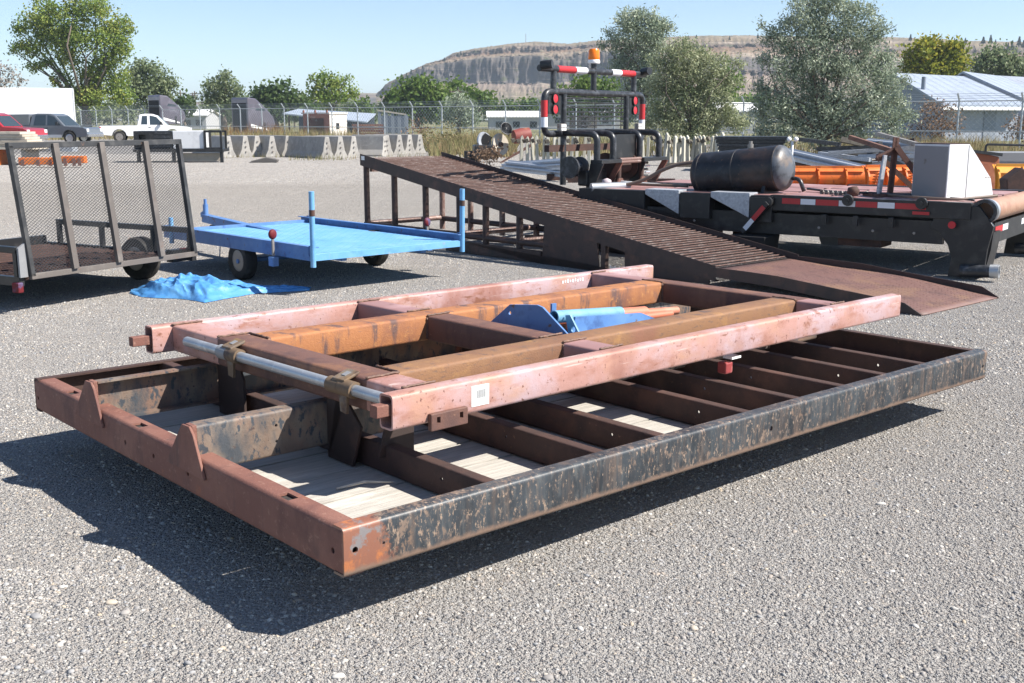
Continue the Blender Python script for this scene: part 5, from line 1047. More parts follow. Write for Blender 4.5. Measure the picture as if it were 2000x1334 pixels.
# white box trailer
t = thing('box_trailer', 'large plain white box trailer behind the grey pickup', 'trailer', (atx(147, 92), 92, 0), R(20))
wX = 13.0
b = MB(); b.box(-wX, 0, 0, 2.6, 1.1, atz(172.5, 92)); b.build('box', WHITEP, t, bevel=.03)
b = MB(); b.box(-wX, .02, -.03, .0, 1.05, 1.2); b.build('base_rail', ALU, t)
b = MB(); b.box(-.06, .025, -.025, .0, 1.1, atz(172.5, 92) + .01); b.build('corner_post', ALU, t)
for x in (-1.2, -2.4): wheel(t, (x, .3, .5), (0, 1, 0), .5, .3, RIM, .55, 18)
b = MB(); b.beam((-6, .5, 1.0), (-6, .5, .05), .12, .12, (0, 1, 0)); b.build('landing_leg', RIM, t)

# ------------------------------------------------------------------ things by the left edge behind the gate
fx = atx(258, 39.5)
t = thing('truck_tool_body', 'black and aluminium truck tool body standing on legs', 'truck body', (fx, 39.6, 0), R(4))
k_ = (atx(430, 39.5) - fx)
def fz(v): return atz(v, 39.6)
def fu(u): return atx(u, 39.6) - fx
b = MB(); b.box(fu(258), fu(332), 0, 1.2, fz(291), fz(256)); o = b.build('black_box', BLACKP, t, bevel=.03)
cb = MB(); cb.box(fu(268), fu(282), -.1, .2, fz(275), fz(263)); cut(o, cb)
for k in range(4): b = MB(); b.box(fu(298), fu(328), -.012, .0, fz(287) + k * .15, fz(287) + k * .15 + .09); b.build('louvre', BLACK_PIPE, t)
b = MB(); b.box(fu(333.5), fu(393), .02, 1.2, fz(291), fz(255.5)); b.build('aluminium_box', ALU, t, bevel=.02)
b = MB()
for (u0, u1, v0, v1) in ((394, 398, 292, 255), (425, 429, 292, 257), (394, 429, 259, 255), (394, 429, 292, 288)): b.box(fu(u0), fu(u1), -.03, .04, fz(v0), fz(v1))
for (u0, u1, v0, v1) in ((394, 398, 292, 255), (425, 429, 292, 257), (394, 429, 259, 255)): b.box(fu(u0), fu(u1), .9, .96, fz(v0), fz(v1))
b.build('open_frame', BLACKP, t)
b = MB(); b.box(fu(256), fu(430), -.05, 1.25, fz(297), fz(291.5)); b.build('floor_beam', BLACKP, t)
for u in (262, 330, 423): b = MB(); b.box(fu(u), fu(u + 6), .02, .16, .0, fz(297)); b.build('leg', BLACKP, t)
b = MB(); b.box(fu(340), fu(420), .3, .5, .05, fz(300)); b.build('pale_skirt', BEIGE, t)
x0, y0 = ground(-30, 300)
t = thing('board_stack', 'stack of weathered beige boards by the left edge', 'lumber stack', (atx(-35, 37.5), 37.5, 0), R(-3))
for k in range(7): b = MB(); z = .52 + k * .083; b.box(rng.uniform(-.1, .1), atx(62 - k * 4, 37.5) - atx(-35, 37.5), rng.uniform(0, .05), 1.1, z, z + .075); b.build('board', BEIGE, t)
for x in (.3, 1.2): b = MB(); b.box(x, x + .15, .05, 1.0, 0, .518); b.build('block', ORANGE if x < .5 else BEIGE, t)
for (u0, u1, v, lb) in ((28, 100, 312, 'orange steel plow beam lying behind the left half of the mesh gate'), (112, 158, 309, 'short orange plow beam lying behind the middle of the mesh gate')):
    Y = 35.5; t = thing('plow_beam', lb, 'steel beam', (atx(u0, Y), Y, 0), R(3)); Lb = atx(u1, Y) - atx(u0, Y)
    b = MB(); b.box(0, Lb, 0, .3, atz(v + 10, Y) if atz(v + 10, Y) > 0 else .01, atz(v - 4, Y)); b.build('beam', ORANGE, t, bevel=.02)
    for x in (.1, Lb * .5, Lb - .2): b = MB(); b.box(x, x + .1, -.04, .0, .06, atz(v, Y)); b.build('lug', RUST_RED, t)
b = MB(); b.box(0, 1.6, 0, .5, 0, .22); o = b.build('sheet_metal_heap', GALV_SHEET, None); o.location = (atx(30, 38), 38.6, .42); tag(o, 'galvanised sheet lying behind the mesh gate', 'sheet metal')
x, y = ground(515, 318); b = MB(); b.ext([(-.55, 0), (.45, .0), (.5, .12), (.1, .20), (-.4, .08)], (0, 0, 0), (1, 0, 0), (0, 0, 1), (0, .3, 0)); o = b.build('concrete_chunk', mat('dark_lump', (.14, .13, .12), .9), None, bevel=.03); o.location = (x, y, 0); tag(o, 'flat dark chunk lying on gravel before the barriers', 'rubble chunk')

# ------------------------------------------------------------------ shed, open sheds and houses beyond
t = thing('rusty_shed', 'small white shed with rust red frame and open front', 'shed', (atx(592, 96), 96, 0), R(-32))
b = MB(); H = 1.95
b.box(0, .35, 0, 2.2, 0, H); b.box(2.35, 2.9, 0, 2.2, 0, H); b.box(.35, 2.35, 2.1, 2.2, 0, H); b.box(.35, 2.35, 0, 2.1, H - .35, H); b.build('wall', SHEDR, t)
b = MB(); b.box(2.905, 2.935, .0, 2.2, 0, H); b.build('side_wall', SHEDW, t)
b = MB(); b.box(-.1, 3.0, -.12, 2.3, H + .003, H + .12); b.build('roof', SHEDW, t)
for x in (0.1, 1.4, 2.7): b = MB(); b.box(x, x + .12, -.14, -.05, H - .1, H + .32); b.build('roof_post', SHEDR, t)
b = MB(); b.box(2.936, 2.95, .8, 1.2, .7, 1.2); b.build('vent', BLACK_MATT, t)
t = thing('open_shed', 'long low open shed with blue grey metal roof beyond the fence', 'shed', (atx(552, 128), 128, 0), 0)
Lr = atx(716, 128) - atx(552, 128)
b = MB(); b.add([(0, 0, 2.2), (Lr, 0, 1.25), (Lr * 1.0, 9, 2.2), (.1, 9, 2.75), (0, 0, 2.05), (Lr, 0, 1.1), (Lr * 1.0, 9, 2.05), (.1, 9, 2.6)], [(0, 1, 2, 3), (7, 6, 5, 4), (0, 4, 5, 1), (2, 6, 7, 3), (1, 5, 6, 2), (3, 7, 4, 0)]); b.build('roof', ROOFB, t)
for k in range(5): b = MB(); x = Lr * (k + .3) / 5; b.box(x, x + .15, .3, .45, 0, 2.0 - .95 * x / Lr); b.build('post', RUST_DEEP, t)
b = MB(); b.box(.2, Lr - .2, 8.6, 8.8, 0, 1.9); b.build('back_wall', WALLB, t)
t = thing('timber_frame', 'dark open timber frame with cream beam beyond the fence', 'shed', (atx(738, 118), 118, 0), 0)
Lr = atx(792, 118) - atx(738, 118)
b = MB(); b.add([(0, 0, atz(214, 118)), (Lr, 0, atz(222, 118)), (Lr, .25, atz(222, 118)), (0, .25, atz(214, 118)), (0, 0, atz(217, 118)), (Lr, 0, atz(225, 118)), (Lr, .25, atz(225, 118)), (0, .25, atz(217, 118))], [(0, 1, 2, 3), (7, 6, 5, 4), (0, 4, 5, 1), (2, 6, 7, 3), (1, 5, 6, 2), (3, 7, 4, 0)]); b.build('beam', BEIGE, t)
for k in range(5): b = MB(); x = Lr * k / 4.2; b.box(x, x + .3, .05, .3, 0, atz(218 + 1.4 * k, 118)); b.build('post', DKROOF, t)
b = MB(); b.box(0, Lr, 3, 3.2, 0, atz(226, 118)); b.build('back_wall', WALLB, t)
for k in range(4): b = MB(); b.box(0, 3, 0, 1.2, .02 + k * .27, .24 + k * .27); o = b.build('pallet', RUST_BROWN, None); o.location = (atx(688, 110), 110, 0); o.rotation_euler.z = R(4 * k); tag(o, 'reddish wooden pallet in the stack behind the fence, %s from the ground' % ORD[k], 'pallet', 'stacked pallets behind the fence')
def gable(name, label, u0, u1, Y, D, vE, vR, wm, rm, rot=0, windows=0):
    L = atx(u1, Y) - atx(u0, Y); he, hr = atz(vE, Y), atz(vR, Y + D / 2)
    t = thing(name, label, 'building', (atx(u0, Y), Y, 0), rot)
    b = MB(); b.ext([(0, 0), (D, 0), (D, he), (D / 2, hr), (0, he)], (0, 0, 0), (0, 1, 0), (0, 0, 1), (L, 0, 0)); b.build('wall', wm, t)
    b = MB(); e = .35
    for s in (0, 1):
        y0, y1 = (-e, D / 2) if s == 0 else (D + e, D / 2); z0 = he - e * (hr - he) / (D / 2) + .03
        A = [(-e, y0, z0), (L + e, y0, z0), (L + e, y1, hr + .04), (-e, y1, hr + .04)]; B = [(x, y, z + .14) for x, y, z in A]
        f = [(3, 2, 1, 0), (4, 5, 6, 7), (0, 1, 5, 4), (1, 2, 6, 5), (2, 3, 7, 6), (3, 0, 4, 7)]; b.add(A + B, f if s == 0 else [q[::-1] for q in f])
    b.build('roof', rm, t)
    for k in range(windows): b = MB(); x = L * (k + .6) / (windows + .2); b.box(x - .5, x + .5, -.02, .01, he - 1.5, he - .6); b.build('window', GLASS, t)
    return t
gable('white_house', 'long low white roofed house beyond the fence', 955, 1062, 165, 10, 229, 219, WALLG, WHITEP, R(2), 3)
gable('white_house', 'wide white house partly hidden behind the headache rack', 1062, 1210, 178, 12, 222, 205, WALLG, WHITEP, R(-2), 3)
gable('grey_barn', 'tan grey barn seen through the headache rack grid', 1112, 1166, 150, 8, 224, 211, BARN, DKROOF, R(-3), 0)
gable('white_house', 'white house between the two silvery olive trees', 1408, 1475, 120, 8, 218, 203, WALLG, WHITEP, R(0), 2)
gable('white_house', 'small white building by the poles beyond the fence', 352, 402, 175, 8, 226, 216, WALLG, WHITEP, 0, 2)

def quadroof(name, label, r0, r1, e0, e1, wall, roof):
    """metal roofed building: ridge r0-r1 and eave e0-e1, walls below"""
    t = thing(name, label, 'building', (e0.x, e0.y, 0), 0); O = Vector((e0.x, e0.y, 0))
    R0, R1, E0, E1 = (q - O for q in (r0, r1, e0, e1)); B0, B1 = R0 + (R0 - E0), R1 + (R1 - E1); B0.z, B1.z = E0.z, E1.z
    up = Vector((0, 0, .16)); b = MB()
    n = int(abs((E1 - E0).length) / .9)
    for (a0, a1, c0, c1) in ((E0, E1, R0, R1), (B1, B0, R1, R0)):
        A = [a0, a1, c1, c0]; b.add([p for p in A] + [p + up for p in A], [(3, 2, 1, 0), (4, 5, 6, 7), (0, 1, 5, 4), (1, 2, 6, 5), (2, 3, 7, 6), (3, 0, 4, 7)])
    ro = b.build('roof', roof, t); b = MB()
    for k in range(n + 1):
        s = k / n; a, c = E0.lerp(E1, s) + up * 1.12, R0.lerp(R1, s) + up * 1.12; b.beam(a, c, .022, .006)
    tag(b.build('roof_rib', roof, ro), kind='stuff')
    ins = .10; ax = (E1 - E0).normalized(); ay = (R0 - E0); ay.z = 0; W_ = ay.length * 2; ay.normalize(); o2 = E0 + ax * .5 + ay * .9; L_ = (E1 - E0).length - 1.0
    he = E0.z + .9 * (R0.z - E0.z) / (W_ / 2) - .05; hr = R0.z - .05
    b = MB(); o2.z = 0; b.ext([(0, 0), (W_ - 1.8, 0), (W_ - 1.8, he), (W_ / 2 - .9, hr), (0, he)], o2, ay, (0, 0, 1), ax * L_); b.build('wall', wall, t)
    b = MB(); q = E0 + ax * .1; b.beam(E0 + Vector((0, 0, -.08)) - ay * .03, E1 + Vector((0, 0, -.08)) - ay * .03, .05, .22); b.build('fascia', WHITEP, t)
    return t, ax, ay, o2, he
BLUEWALL = mat('blue_grey_siding', (.27, .30, .36), .65, layers=[((.31, .34, .40), .7, .5, .65)])
t, ax, ay, o2, he = quadroof('blue_building', 'blue grey building with pale metal roof and stove pipe', pt(1742, 146, 89), pt(1882, 153, 92), pt(1842, 209, 76), pt(2010, 210, 79), BLUEWALL, ROOFB)
b = MB(); b.tube([pt(1803, 178, 82) - Vector(t.location), pt(1805, 150, 82) - Vector(t.location)], .16, 12); b.build('stove_pipe', DKROOF, t, smooth=True, autosmooth=40)
b = MB(); q = o2 + ax * 3.6 - ay * .02; b.ext([(0, 0), (1.1, 0), (1.1, 2.05), (0, 2.05)], q, ax, (0, 0, 1), -ay * .03); b.build('door', DKROOF, t)
quadroof('blue_building', 'second metal roofed building behind the blue grey one', pt(1880, 143, 100), pt(2070, 166, 106), pt(2004, 199, 84), pt(2200, 206, 90), BLUEWALL, ROOFB)

# ------------------------------------------------------------------ chain link fence
FA, FB = Vector((-52, 124.5, 0)), Vector((30, 52.2, 0)); fd = (FB - FA); fl = fd.length; fd.normalize(); FH = 2.45
CF = thing('chain_link_fence', 'tall chain link fence with barbed wire running behind the yard', 'fence', tuple(FA), math.atan2(fd.y, fd.x))
npost = 36; ps = None
for i in range(npost):
    x = fl * i / (npost - 1)
    if ps is None:
        b = MB(); b.tube([(0, 0, 0), (0, 0, FH), (-.0, -.28, FH + .36)], .05, 8); ps = b.build('post', FENCEM, CF); o = ps
    else: o = ps.copy(); COL.objects.link(o); o.parent = CF
    o.location = (x, 0, 0)
for z in (FH - .03, .9):
    b = MB(); b.tube([(0, 0, z), (fl, 0, z)], .03, 6); b.build('rail', FENCEM, CF)
for k in range(3): b = MB(); b.tube([(0, -.09 * (k + 1), FH + .11 * (k + 1)), (fl, -.09 * (k + 1), FH + .11 * (k + 1))], .012, 4); b.build('barbed_wire', FENCEM, CF)
b = MB(); st = .30                                   # woven fabric: diagonal wires
n = int(fl / st)
for i in range(-8, n):
    for s in (1, -1):
        xa, xb = i * st, i * st + (FH - .1)
        za, zb = (.05, FH - .05) if s > 0 else (FH - .05, .05)
        if xa < 0: za += (-xa) * (zb - za) / (xb - xa); xa = 0
        if xb > fl: zb = za + (fl - xa) * (zb - za) / (xb - xa); xb = fl
        w = .011; b.add([(xa, 0, za - w), (xb, 0, zb - w), (xb, 0, zb + w), (xa, 0, za + w), (xa, .012, za), (xb, .012, zb)], [(0, 1, 2, 3), (3, 2, 5, 4)])
tag(b.build('wire_fabric', FENCEM, CF), kind='stuff')
for k, (u, Y, vt) in enumerate(((355, 230, 176), (379, 240, 181), (383, 260, 178), (575, 210, 172), (895, 150, 170), (1027, 0, 0))):
    if Y == 0: continue
    H = atz(vt, Y); t = thing('utility_pole', 'thin wooden utility pole far beyond the fence, %s from left' % ORD[k], 'utility pole', (atx(u, Y), Y, 0), 0, 'utility poles beyond the fence')
    b = MB(); b.tube([(0, 0, 0), (0, 0, H)], .16, 6); b.build('pole', BARK, t); b = MB(); b.box(-1.1, 1.1, -.1, .1, H - .7, H - .5); b.build('crossarm', BARK, t)
p = pt(1027, 83, 1220); b = MB(); b.tube([(0, 0, -5), (0, 0, 9)], .35, 5); o = b.build('radio_mast', RIM, None); o.location = p; tag(o, 'thin radio mast on top of the rimrock hill', 'mast')
b = MB(); a, c = pt(200, 180, 200), pt(720, 205, 190); b.tube([a.lerp(c, i / 12) - Vector((0, 0, 4 * (i / 12) * (1 - i / 12) * 1.0)) for i in range(13)], .035, 4); o = b.build('power_line', RIM, None); tag(o, 'thin power line crossing in front of the far trees', 'power line')
b = MB(); a, c = pt(210, 182, 195), pt(355, 180, 230); b.tube([a, c], .03, 4)

# ------------------------------------------------------------------ stored guardrail posts
def gpost_make():
    t = thing('guardrail_post', '', 'post', (0, 0, 0), 0)
    b = MB(); b.ext([(-.052, 0), (.052, 0), (.052, 1.14), (.0, 1.24), (-.052, 1.14)], (0, -.052, 0), (1, 0, 0), (0, 0, 1), (0, .104, 0)); b.build('post', POSTW, t, bevel=.008)
    b = MB(); b.box(-.055, .055, -.20, -.06, 1.02, 1.17); o = b.build('block', BLOCKW, t, bevel=.008); o.rotation_euler = (R(10), R(-20), 0)
    return t
gp = gpost_make(); first = True
for row, (us_, Y, vt, lean, lab, grp) in enumerate((((1018, 1030, 1041, 1050, 1062, 1071, 1083, 1094, 1105, 1115, 1127, 1140, 1152, 1165), 36, 265, 7, 'pale wooden guardrail post leaning in the row behind the winch', 'pale guardrail posts behind the winch'),
                                        ((1214, 1222, 1231, 1243, 1258, 1266), 38.5, 268, -5, 'short wooden guardrail post leaning behind the winch arches', 'guardrail posts seen through the winch arches'),
                                        ((1300, 1309, 1319, 1328, 1337, 1346, 1354, 1363, 1371, 1380, 1389, 1397, 1405, 1413), 37, 262, 12, 'wooden guardrail post with dark block leaning in the row beyond the tank', 'guardrail posts leaning beyond the tank'))):
    for k, u in enumerate(us_):
        o = gp if first else copy_tree(gp); first = False
        Yk = Y + rng.uniform(-.25, .4); h = atz(vt + rng.uniform(-3, 5), Yk); o.location = (atx(u, Yk), Yk, 0 if row != 2 else .0)
        o.scale = (.95, 1, h / 1.22); o.rotation_euler = (R(rng.uniform(-10, -2)), R(lean * rng.uniform(-.5, 1) * (-1 if row == 2 else 1) * .7), R(rng.uniform(-18, 18) - (35 if row == 2 else 0)))
        o['label'] = lab.replace('post', 'post, %s from left,' % ORD[k], 1); o['group'] = grp; o['kind'] = 'thing'; o['category'] = 'post'
b = MB(); b.box(atx(1296, 36.4), atx(1425, 36.4), 36.0, 36.3, .0, .13); o = b.build('support_beam', BLOCKW, None); tag(o, 'dark timber along the foot of the leaning guardrail posts', 'timber')
# W beam guardrails
def wbeam(label, a, c, w=.31):
    a, c = Vector(a), Vector(c); d = c - a; L = d.length
    pr = [(0, .0), (.02, .05), (.075, .085), (.075, .12), (.01, .155), (.075, .19), (.075, .225), (.02, .26), (0, .31)]
    b = MB(); b.ext(pr + [(x - .004, y) for x, y in pr[::-1]], (0, 0, 0), (0, -1, .0), (0, 0, 1), (L, 0, 0)); o = b.build('guardrail_beam', GALV_SHEET, None)
    o.location = a; o.rotation_euler = (R(-25), -math.asin(d.z / L), math.atan2(d.y, d.x)); return tag(o, label, 'guardrail')
wbeam('galvanised guardrail beam lying below the pale posts', (atx(985, 31), 31, .12), (atx(1122, 27), 27, .10))
wbeam('galvanised guardrail beam lying in front of the pale posts', (atx(978, 32), 32, .02), (atx(1100, 27.5), 27.5, .30))
wbeam('long galvanised guardrail beam resting beyond the orange plow', (atx(1535, 29), 29, .50), (atx(1690, 25), 25, .22))
wbeam('second galvanised guardrail beam under the long one', (atx(1590, 28), 28, .20), (atx(1692, 25.2), 25.2, .12))
wbeam('galvanised guardrail beam leaning on the scrap heap', (atx(1690, 31), 31, .72), (atx(1800, 29), 29, .62))
# stack of dark steel mats
t = thing('mat_stack', 'stack of black steel mats beside the guardrail posts', 'steel mats', (atx(1408, 33), 33, 0), R(-14))
for k in range(6): b = MB(); z = .42 + k * .10; b.box(-.1 * k * .3, 1.65 + .05 * k, 0, 1.6, z, z + .088); b.build('mat_sheet', BLACK_PIPE if k % 2 else BLACKP, t)
b = MB(); b.box(.1, 1.5, .2, 1.4, 0, .415); b.build('base_block', BLACK_MATT, t)

# ------------------------------------------------------------------ snow plows and bins on the right
def plow(label, u0, u1, Y, H, paint, rot=0, nrib=3):
    L = atx(u1, Y) - atx(u0, Y); t = thing('snow_plow', label, 'snow plow', (atx(u0, Y), Y, 0), rot)
    cv = [(.18 * (1 - math.cos(a)) * 1.6 - .18, H * (.5 + .5 * math.sin(a))) for a in np.linspace(-1.35, 1.35, 11)]
    b = MB(); b.ext(cv + [(y + .012, z) for y, z in cv[::-1]], (0, 0, .02), (0, 1, 0), (0, 0, 1), (L, 0, 0)); b.build('moldboard', paint, t, smooth=True, autosmooth=30)
    for k in range(nrib):
        x = L * (k + .08) / (nrib - .15); b = MB(); b.ext([(y - .09 * math.sin(math.pi * i / 10) - .015, z) for i, (y, z) in enumerate(cv)] + [(y, z) for y, z in cv[::-1]], (x, 0, .02), (0, 1, 0), (0, 0, 1), (.03, 0, 0)); b.build('rib', paint, t)
    b = MB(); b.box(0, L, -.20, -.15, .0, .12); b.build('cutting_edge', RUST_DEEP, t)
    b = MB(); b.beam((0, -.17, H + .01), (L, -.17, H + .01), .05, .05); b.build('top_bar', paint, t)
    return t
plow('orange snow plow blade with curved ribs behind the black tank', 1540, 1694, 24, .50, ORANGE, R(-2), 3)
t = plow('orange snow plow with trip springs behind the rusty A frame', 1690, 1800, 22.5, .58, ORANGE, R(6), 3)
for x in (.12, .22, .85):
    b = MB()
    b.tube([(x + .05 * math.cos(k * .9), -.28 + .05 * math.sin(k * .9) - k * .004, .15 + k * .008) for k in range(44)], .014, 5, True); b.build('trip_spring', ORANGE, t, smooth=True)
plow('yellow orange snow plow behind the roller end of the bed', 1947, 2090, 19.5, .72, YELLOW_OR, R(-4), 3)
t = thing('rusty_bin', 'rust orange steel bin behind the grey steel box', 'bin', (atx(1900, 22), 22, 0), R(8))
b = MB(); b.ext([(0, 0), (.75, 0), (.62, .78), (.0, .90)], (0, 0, 0), (1, 0, 0), (0, 0, 1), (0, 1, 0)); b.build('body', mat('rust_orange_bin', (.30, .09, .04), .7, layers=[((.4, .15, .07), 3, .5, .65), ((.16, .06, .04), 7, .55, .68)]), t, bevel=.02)
b = MB(); b.beam((-.05, -.02, .90), (.66, -.02, .82), .05, .06); b.build('rim_bar', BLACKP, t)
t = thing('railing_frame', 'black tubular railing frame behind the yellow plow', 'railing', (atx(1930, 24), 24, 0), 0)
b = MB(); b.tube(bend([(0, 0, 0), (0, 0, .98), (1.2, 0, .95), (2.2, 0, .92)], .06, 3), .025, 8); b.build('top_tube', BLACKP, t, smooth=True, autosmooth=40)
b = MB(); b.box(-.1, 2.0, .1, 1.2, .55, .80); b.build('dark_panel', STEEL_GREY, t)
b = MB(); b.ext([(0, .1), (.35, .0), (.5, .35), (.2, .6), (-.05, .4)], (0, 0, 0), (1, 0, 0), (0, 0, 1), (0, .3, 0)); o = b.build('bent_bracket', RUST_DEEP, None, bevel=.02); o.location = (atx(1982, 18.6), 18.6, .12); tag(o, 'dark rusty bracket leaning on the yellow plow', 'bracket')
# scrap heap
SB = None
for k in range(46):
    Yk = rng.uniform(27.5, 33.5); u = rng.uniform(1560, 1800); L = rng.uniform(1.0, 2.4); h = max(.02, .62 - abs(u - 1690) / 230 + rng.uniform(-.28, .22))
    if SB is None:
        b = MB(); b.box(-.5, .5, -.05, .05, -.02, .02); b.box(-.5, .5, -.05, -.035, .02, .09); SB = b.build('scrap_bar', BLACK_PIPE, None); o = SB
    else: o = SB.copy(); COL.objects.link(o)
    m_ = [BLACK_PIPE, RIM, GALV_SHEET, RUST_DEEP, BLOCKW][k % 5]
    if k < 5: o.data = SB.data.copy() if k else SB.data; o.data.materials[0] = m_; 
    if k < 5: SB.data['x'] = 1
    if k >= 5: o.data = keep[k % 5]
    if k == 0: keep = {}
    if k < 5: keep[k] = o.data
    o.location = (atx(u, Yk), Yk, h); o.scale = (L, rng.uniform(.7, 1.8), rng.uniform(.6, 1.4)); o.rotation_euler = (rng.uniform(-.4, .4), rng.uniform(-.25, .25), rng.uniform(-.7, .4))
    tag(o, 'dark metal bar jumbled in the scrap heap below the big olive tree', 'scrap bar', 'scrap bars heaped below the olive tree')
for k, (u, v0, u1, v1, Y, m) in enumerate(((1660, 268, 1760, 300, 27, RUST_BROWN), (1650, 300, 1720, 280, 28, BLACKP), (1715, 262, 1790, 282, 27.5, RIM), (1600, 300, 1700, 312, 28, GALV_SHEET), (1560, 272, 1640, 282, 31, BLACK_PIPE), (1720, 300, 1780, 330, 26, BLACKP), (1780, 282, 1850, 286, 27, GALV_SHEET))):
    b = MB(); b.beam(pt(u, v0, Y + .6), pt(u1, v1, Y - .6), .12, .10); o = b.build('scrap_beam', m, None); tag(o, 'long metal beam lying on the scrap heap, %s from left' % ORD[[4, 2, 5, 1, 0, 3, 6][k]] if False else ['rusty brown beam slanting down across the scrap heap', 'black beam tilted up in the scrap heap', 'grey beam across the top of the scrap heap', 'galvanised strip low on the left of the scrap heap', 'black bar at the far left of the scrap heap', 'black beam hanging down the front of the scrap heap', 'galvanised strip beside the grey steel box top'][k], 'scrap beam', 'beams on the scrap heap')
# old implement with wheels
t = thing('old_tractor', 'derelict rusty tractor with steel wheels among weeds', 'tractor', (atx(975, 40), 40, 0), R(10))
k2 = 40 / FPX
def wz(v): return atz(v, 40)
for (u, v, r, m) in ((946, 276, .33, GALV_SHEET), (978, 283, .40, BEIGE)):
    b = MB(); b.lathe([(0, -.03), (r * .3, -.05), (r * .9, -.02), (r, .02), (r * .95, .08), (r * .35, .05), (0, .03)], (atx(u, 40) - t.location.x, -.1 if r > .4 else .3, wz(v)), (.55, -.8, .1), 24); w_ = b.build('wheel', m, t, smooth=True, autosmooth=30)
    b = MB(); b.lathe([(0, 0), (r * .22, 0), (r * .22, .12), (0, .12)], (atx(u, 40) - t.location.x, -.1 if r > .4 else .3, wz(v)), (.55, -.8, .1), 12); b.build('hub', RUST_DEEP, w_)
b = MB(); b.lathe([(0, 0), (.24, .02), (.27, .3), (.25, .62), (0, .65)], (atx(1003, 40) - t.location.x, 0, wz(268)), (1, .2, .15), 18); b.build('hood', mat('tractor_red', (.22, .05, .04), .6, layers=[((.30, .12, .06), 5, .5, .65)]), t, smooth=True, autosmooth=40)
b = MB(); b.lathe([(.22 + .018 * math.cos(a), .018 * math.sin(a)) for a in np.linspace(0, 2 * math.pi, 7)], (atx(990, 40) - t.location.x, .1, wz(251)), (.3, -.9, .35), 20); b.build('steering_wheel', BLACK_PIPE, t, smooth=True)
b = MB(); b.tube([(atx(990, 40) - t.location.x, .1, wz(251)), (atx(996, 40) - t.location.x, .2, wz(266))], .02, 6); b.build('steering_column', BLACK_PIPE, t)
b = MB(); b.box(-.9, -.15, -.1, .5, .12, .62); b.build('chassis', BLACKP, t, bevel=.05)
b = MB(); b.box(-1.2, -.7, .0, .5, .02, .40); b.build('step_box', BLACK_MATT, t, bevel=.03)
b = MB(); b.ext([(0, 0), (1.3, .75), (1.35, .65), (.1, .0)], (-.05, -.3, .0), (1, 0, 0), (0, 0, 1), (0, .06, 0)); b.build('drawbar', RUST_BROWN, t)
b = MB(); b.beam((-.55, .2, .62), (-.35, .2, .95), .3, .08, (0, 1, 0)); b.build('seat', BLACK_MATT, t)
for k in range(3): b = MB(); b.box(0, 2.0, 0, .25, 0, .16); o = b.build('ground_board', RUST_DEEP, None); o.location = (atx(1150 - 40 * k, 26 + k), 26 + k, .001); o.rotation_euler.z = R(-8 + 6 * k); tag(o, ['dark board lying on the gravel left of the winch', 'dark board under the galvanised guardrail beam', 'dark board lying near the tractor'][k], 'board')
# ------------------------------------------------------------------ vegetation
def leafmat(name, cols, trans=.42, rough=.5):
    m, nt, b = newmat(name); at = nd(nt, 'ShaderNodeAttribute', attribute_name='tint'); cr = nd(nt, 'ShaderNodeValToRGB'); e = cr.color_ramp
    e.elements[0].color = rgba(cols[0]); e.elements[1].position = 1; e.elements[1].color = rgba(cols[-1])
    for i, c in enumerate(cols[1:-1]): x = e.elements.new((i + 1) / (len(cols) - 1)); x.color = rgba(c)
    nt.links.new(at.outputs['Fac'], cr.inputs[0]); nt.links.new(cr.outputs[0], b.inputs['Base Color']); b.inputs['Roughness'].default_value = rough; b.inputs['Specular IOR Level'].default_value = .15
    tr = nd(nt, 'ShaderNodeBsdfTranslucent'); nt.links.new(cr.outputs[0], tr.inputs['Color']); mx = nd(nt, 'ShaderNodeMixShader'); mx.inputs[0].default_value = trans
    nt.links.new(b.outputs[0], mx.inputs[1]); nt.links.new(tr.outputs[0], mx.inputs[2]); nt.links.new(mx.outputs[0], nt.nodes['Material Output'].inputs['Surface']); return m
COTTON = leafmat('cottonwood_leaves', [(0.115, 0.178, 0.046), (0.178, 0.262, 0.062), (0.251, 0.324, 0.084), (0.335, 0.366, 0.095), (0.544, 0.398, 0.105)])
GREENL = leafmat('green_leaves', [(0.061, 0.113, 0.031), (0.095, 0.164, 0.038), (0.147, 0.216, 0.052), (0.207, 0.259, 0.078)])
DARKL = leafmat('dark_green_leaves', [(0.044, 0.078, 0.031), (0.069, 0.117, 0.038), (0.103, 0.155, 0.052), (0.155, 0.199, 0.078)])
GREYL = leafmat('grey_green_leaves', [(0.12, 0.16, 0.09), (0.18, 0.23, 0.12), (0.26, 0.3, 0.17), (0.34, 0.36, 0.22)])
OLIVE = leafmat('silvery_olive_leaves', [(0.131, 0.17, 0.119), (0.209, 0.26, 0.182), (0.305, 0.356, 0.26), (0.418, 0.461, 0.348), (0.592, 0.62, 0.504)], .25, .4)
OLIVEY = leafmat('yellow_silver_olive_leaves', [(0.137, 0.169, 0.089), (0.217, 0.258, 0.137), (0.306, 0.338, 0.193), (0.402, 0.427, 0.274), (0.515, 0.515, 0.354)], .28, .4)
YELLOWL = leafmat('yellowing_leaves', [(0.085, 0.117, 0.023), (0.156, 0.195, 0.033), (0.26, 0.273, 0.039), (0.39, 0.338, 0.039), (0.546, 0.39, 0.052)])
BROWNL = leafmat('dry_brown_leaves', [(.13, .085, .06), (.20, .135, .09), (.28, .19, .13), (.34, .26, .17)], .2, .8)
DRYG = leafmat('dry_weeds', [(.13, .15, .06), (.20, .20, .085), (.27, .24, .12), (.33, .27, .15), (.25, .17, .09), (.17, .19, .08)], .3, .8)
RUSTW = leafmat('rusty_weeds', [(.20, .10, .045), (.27, .14, .06), (.33, .2, .09)], .3, .8)
PINEM = leafmat('pine_needles', [(.03, .045, .03), (.045, .062, .04), (.06, .08, .05)], .1, .8)
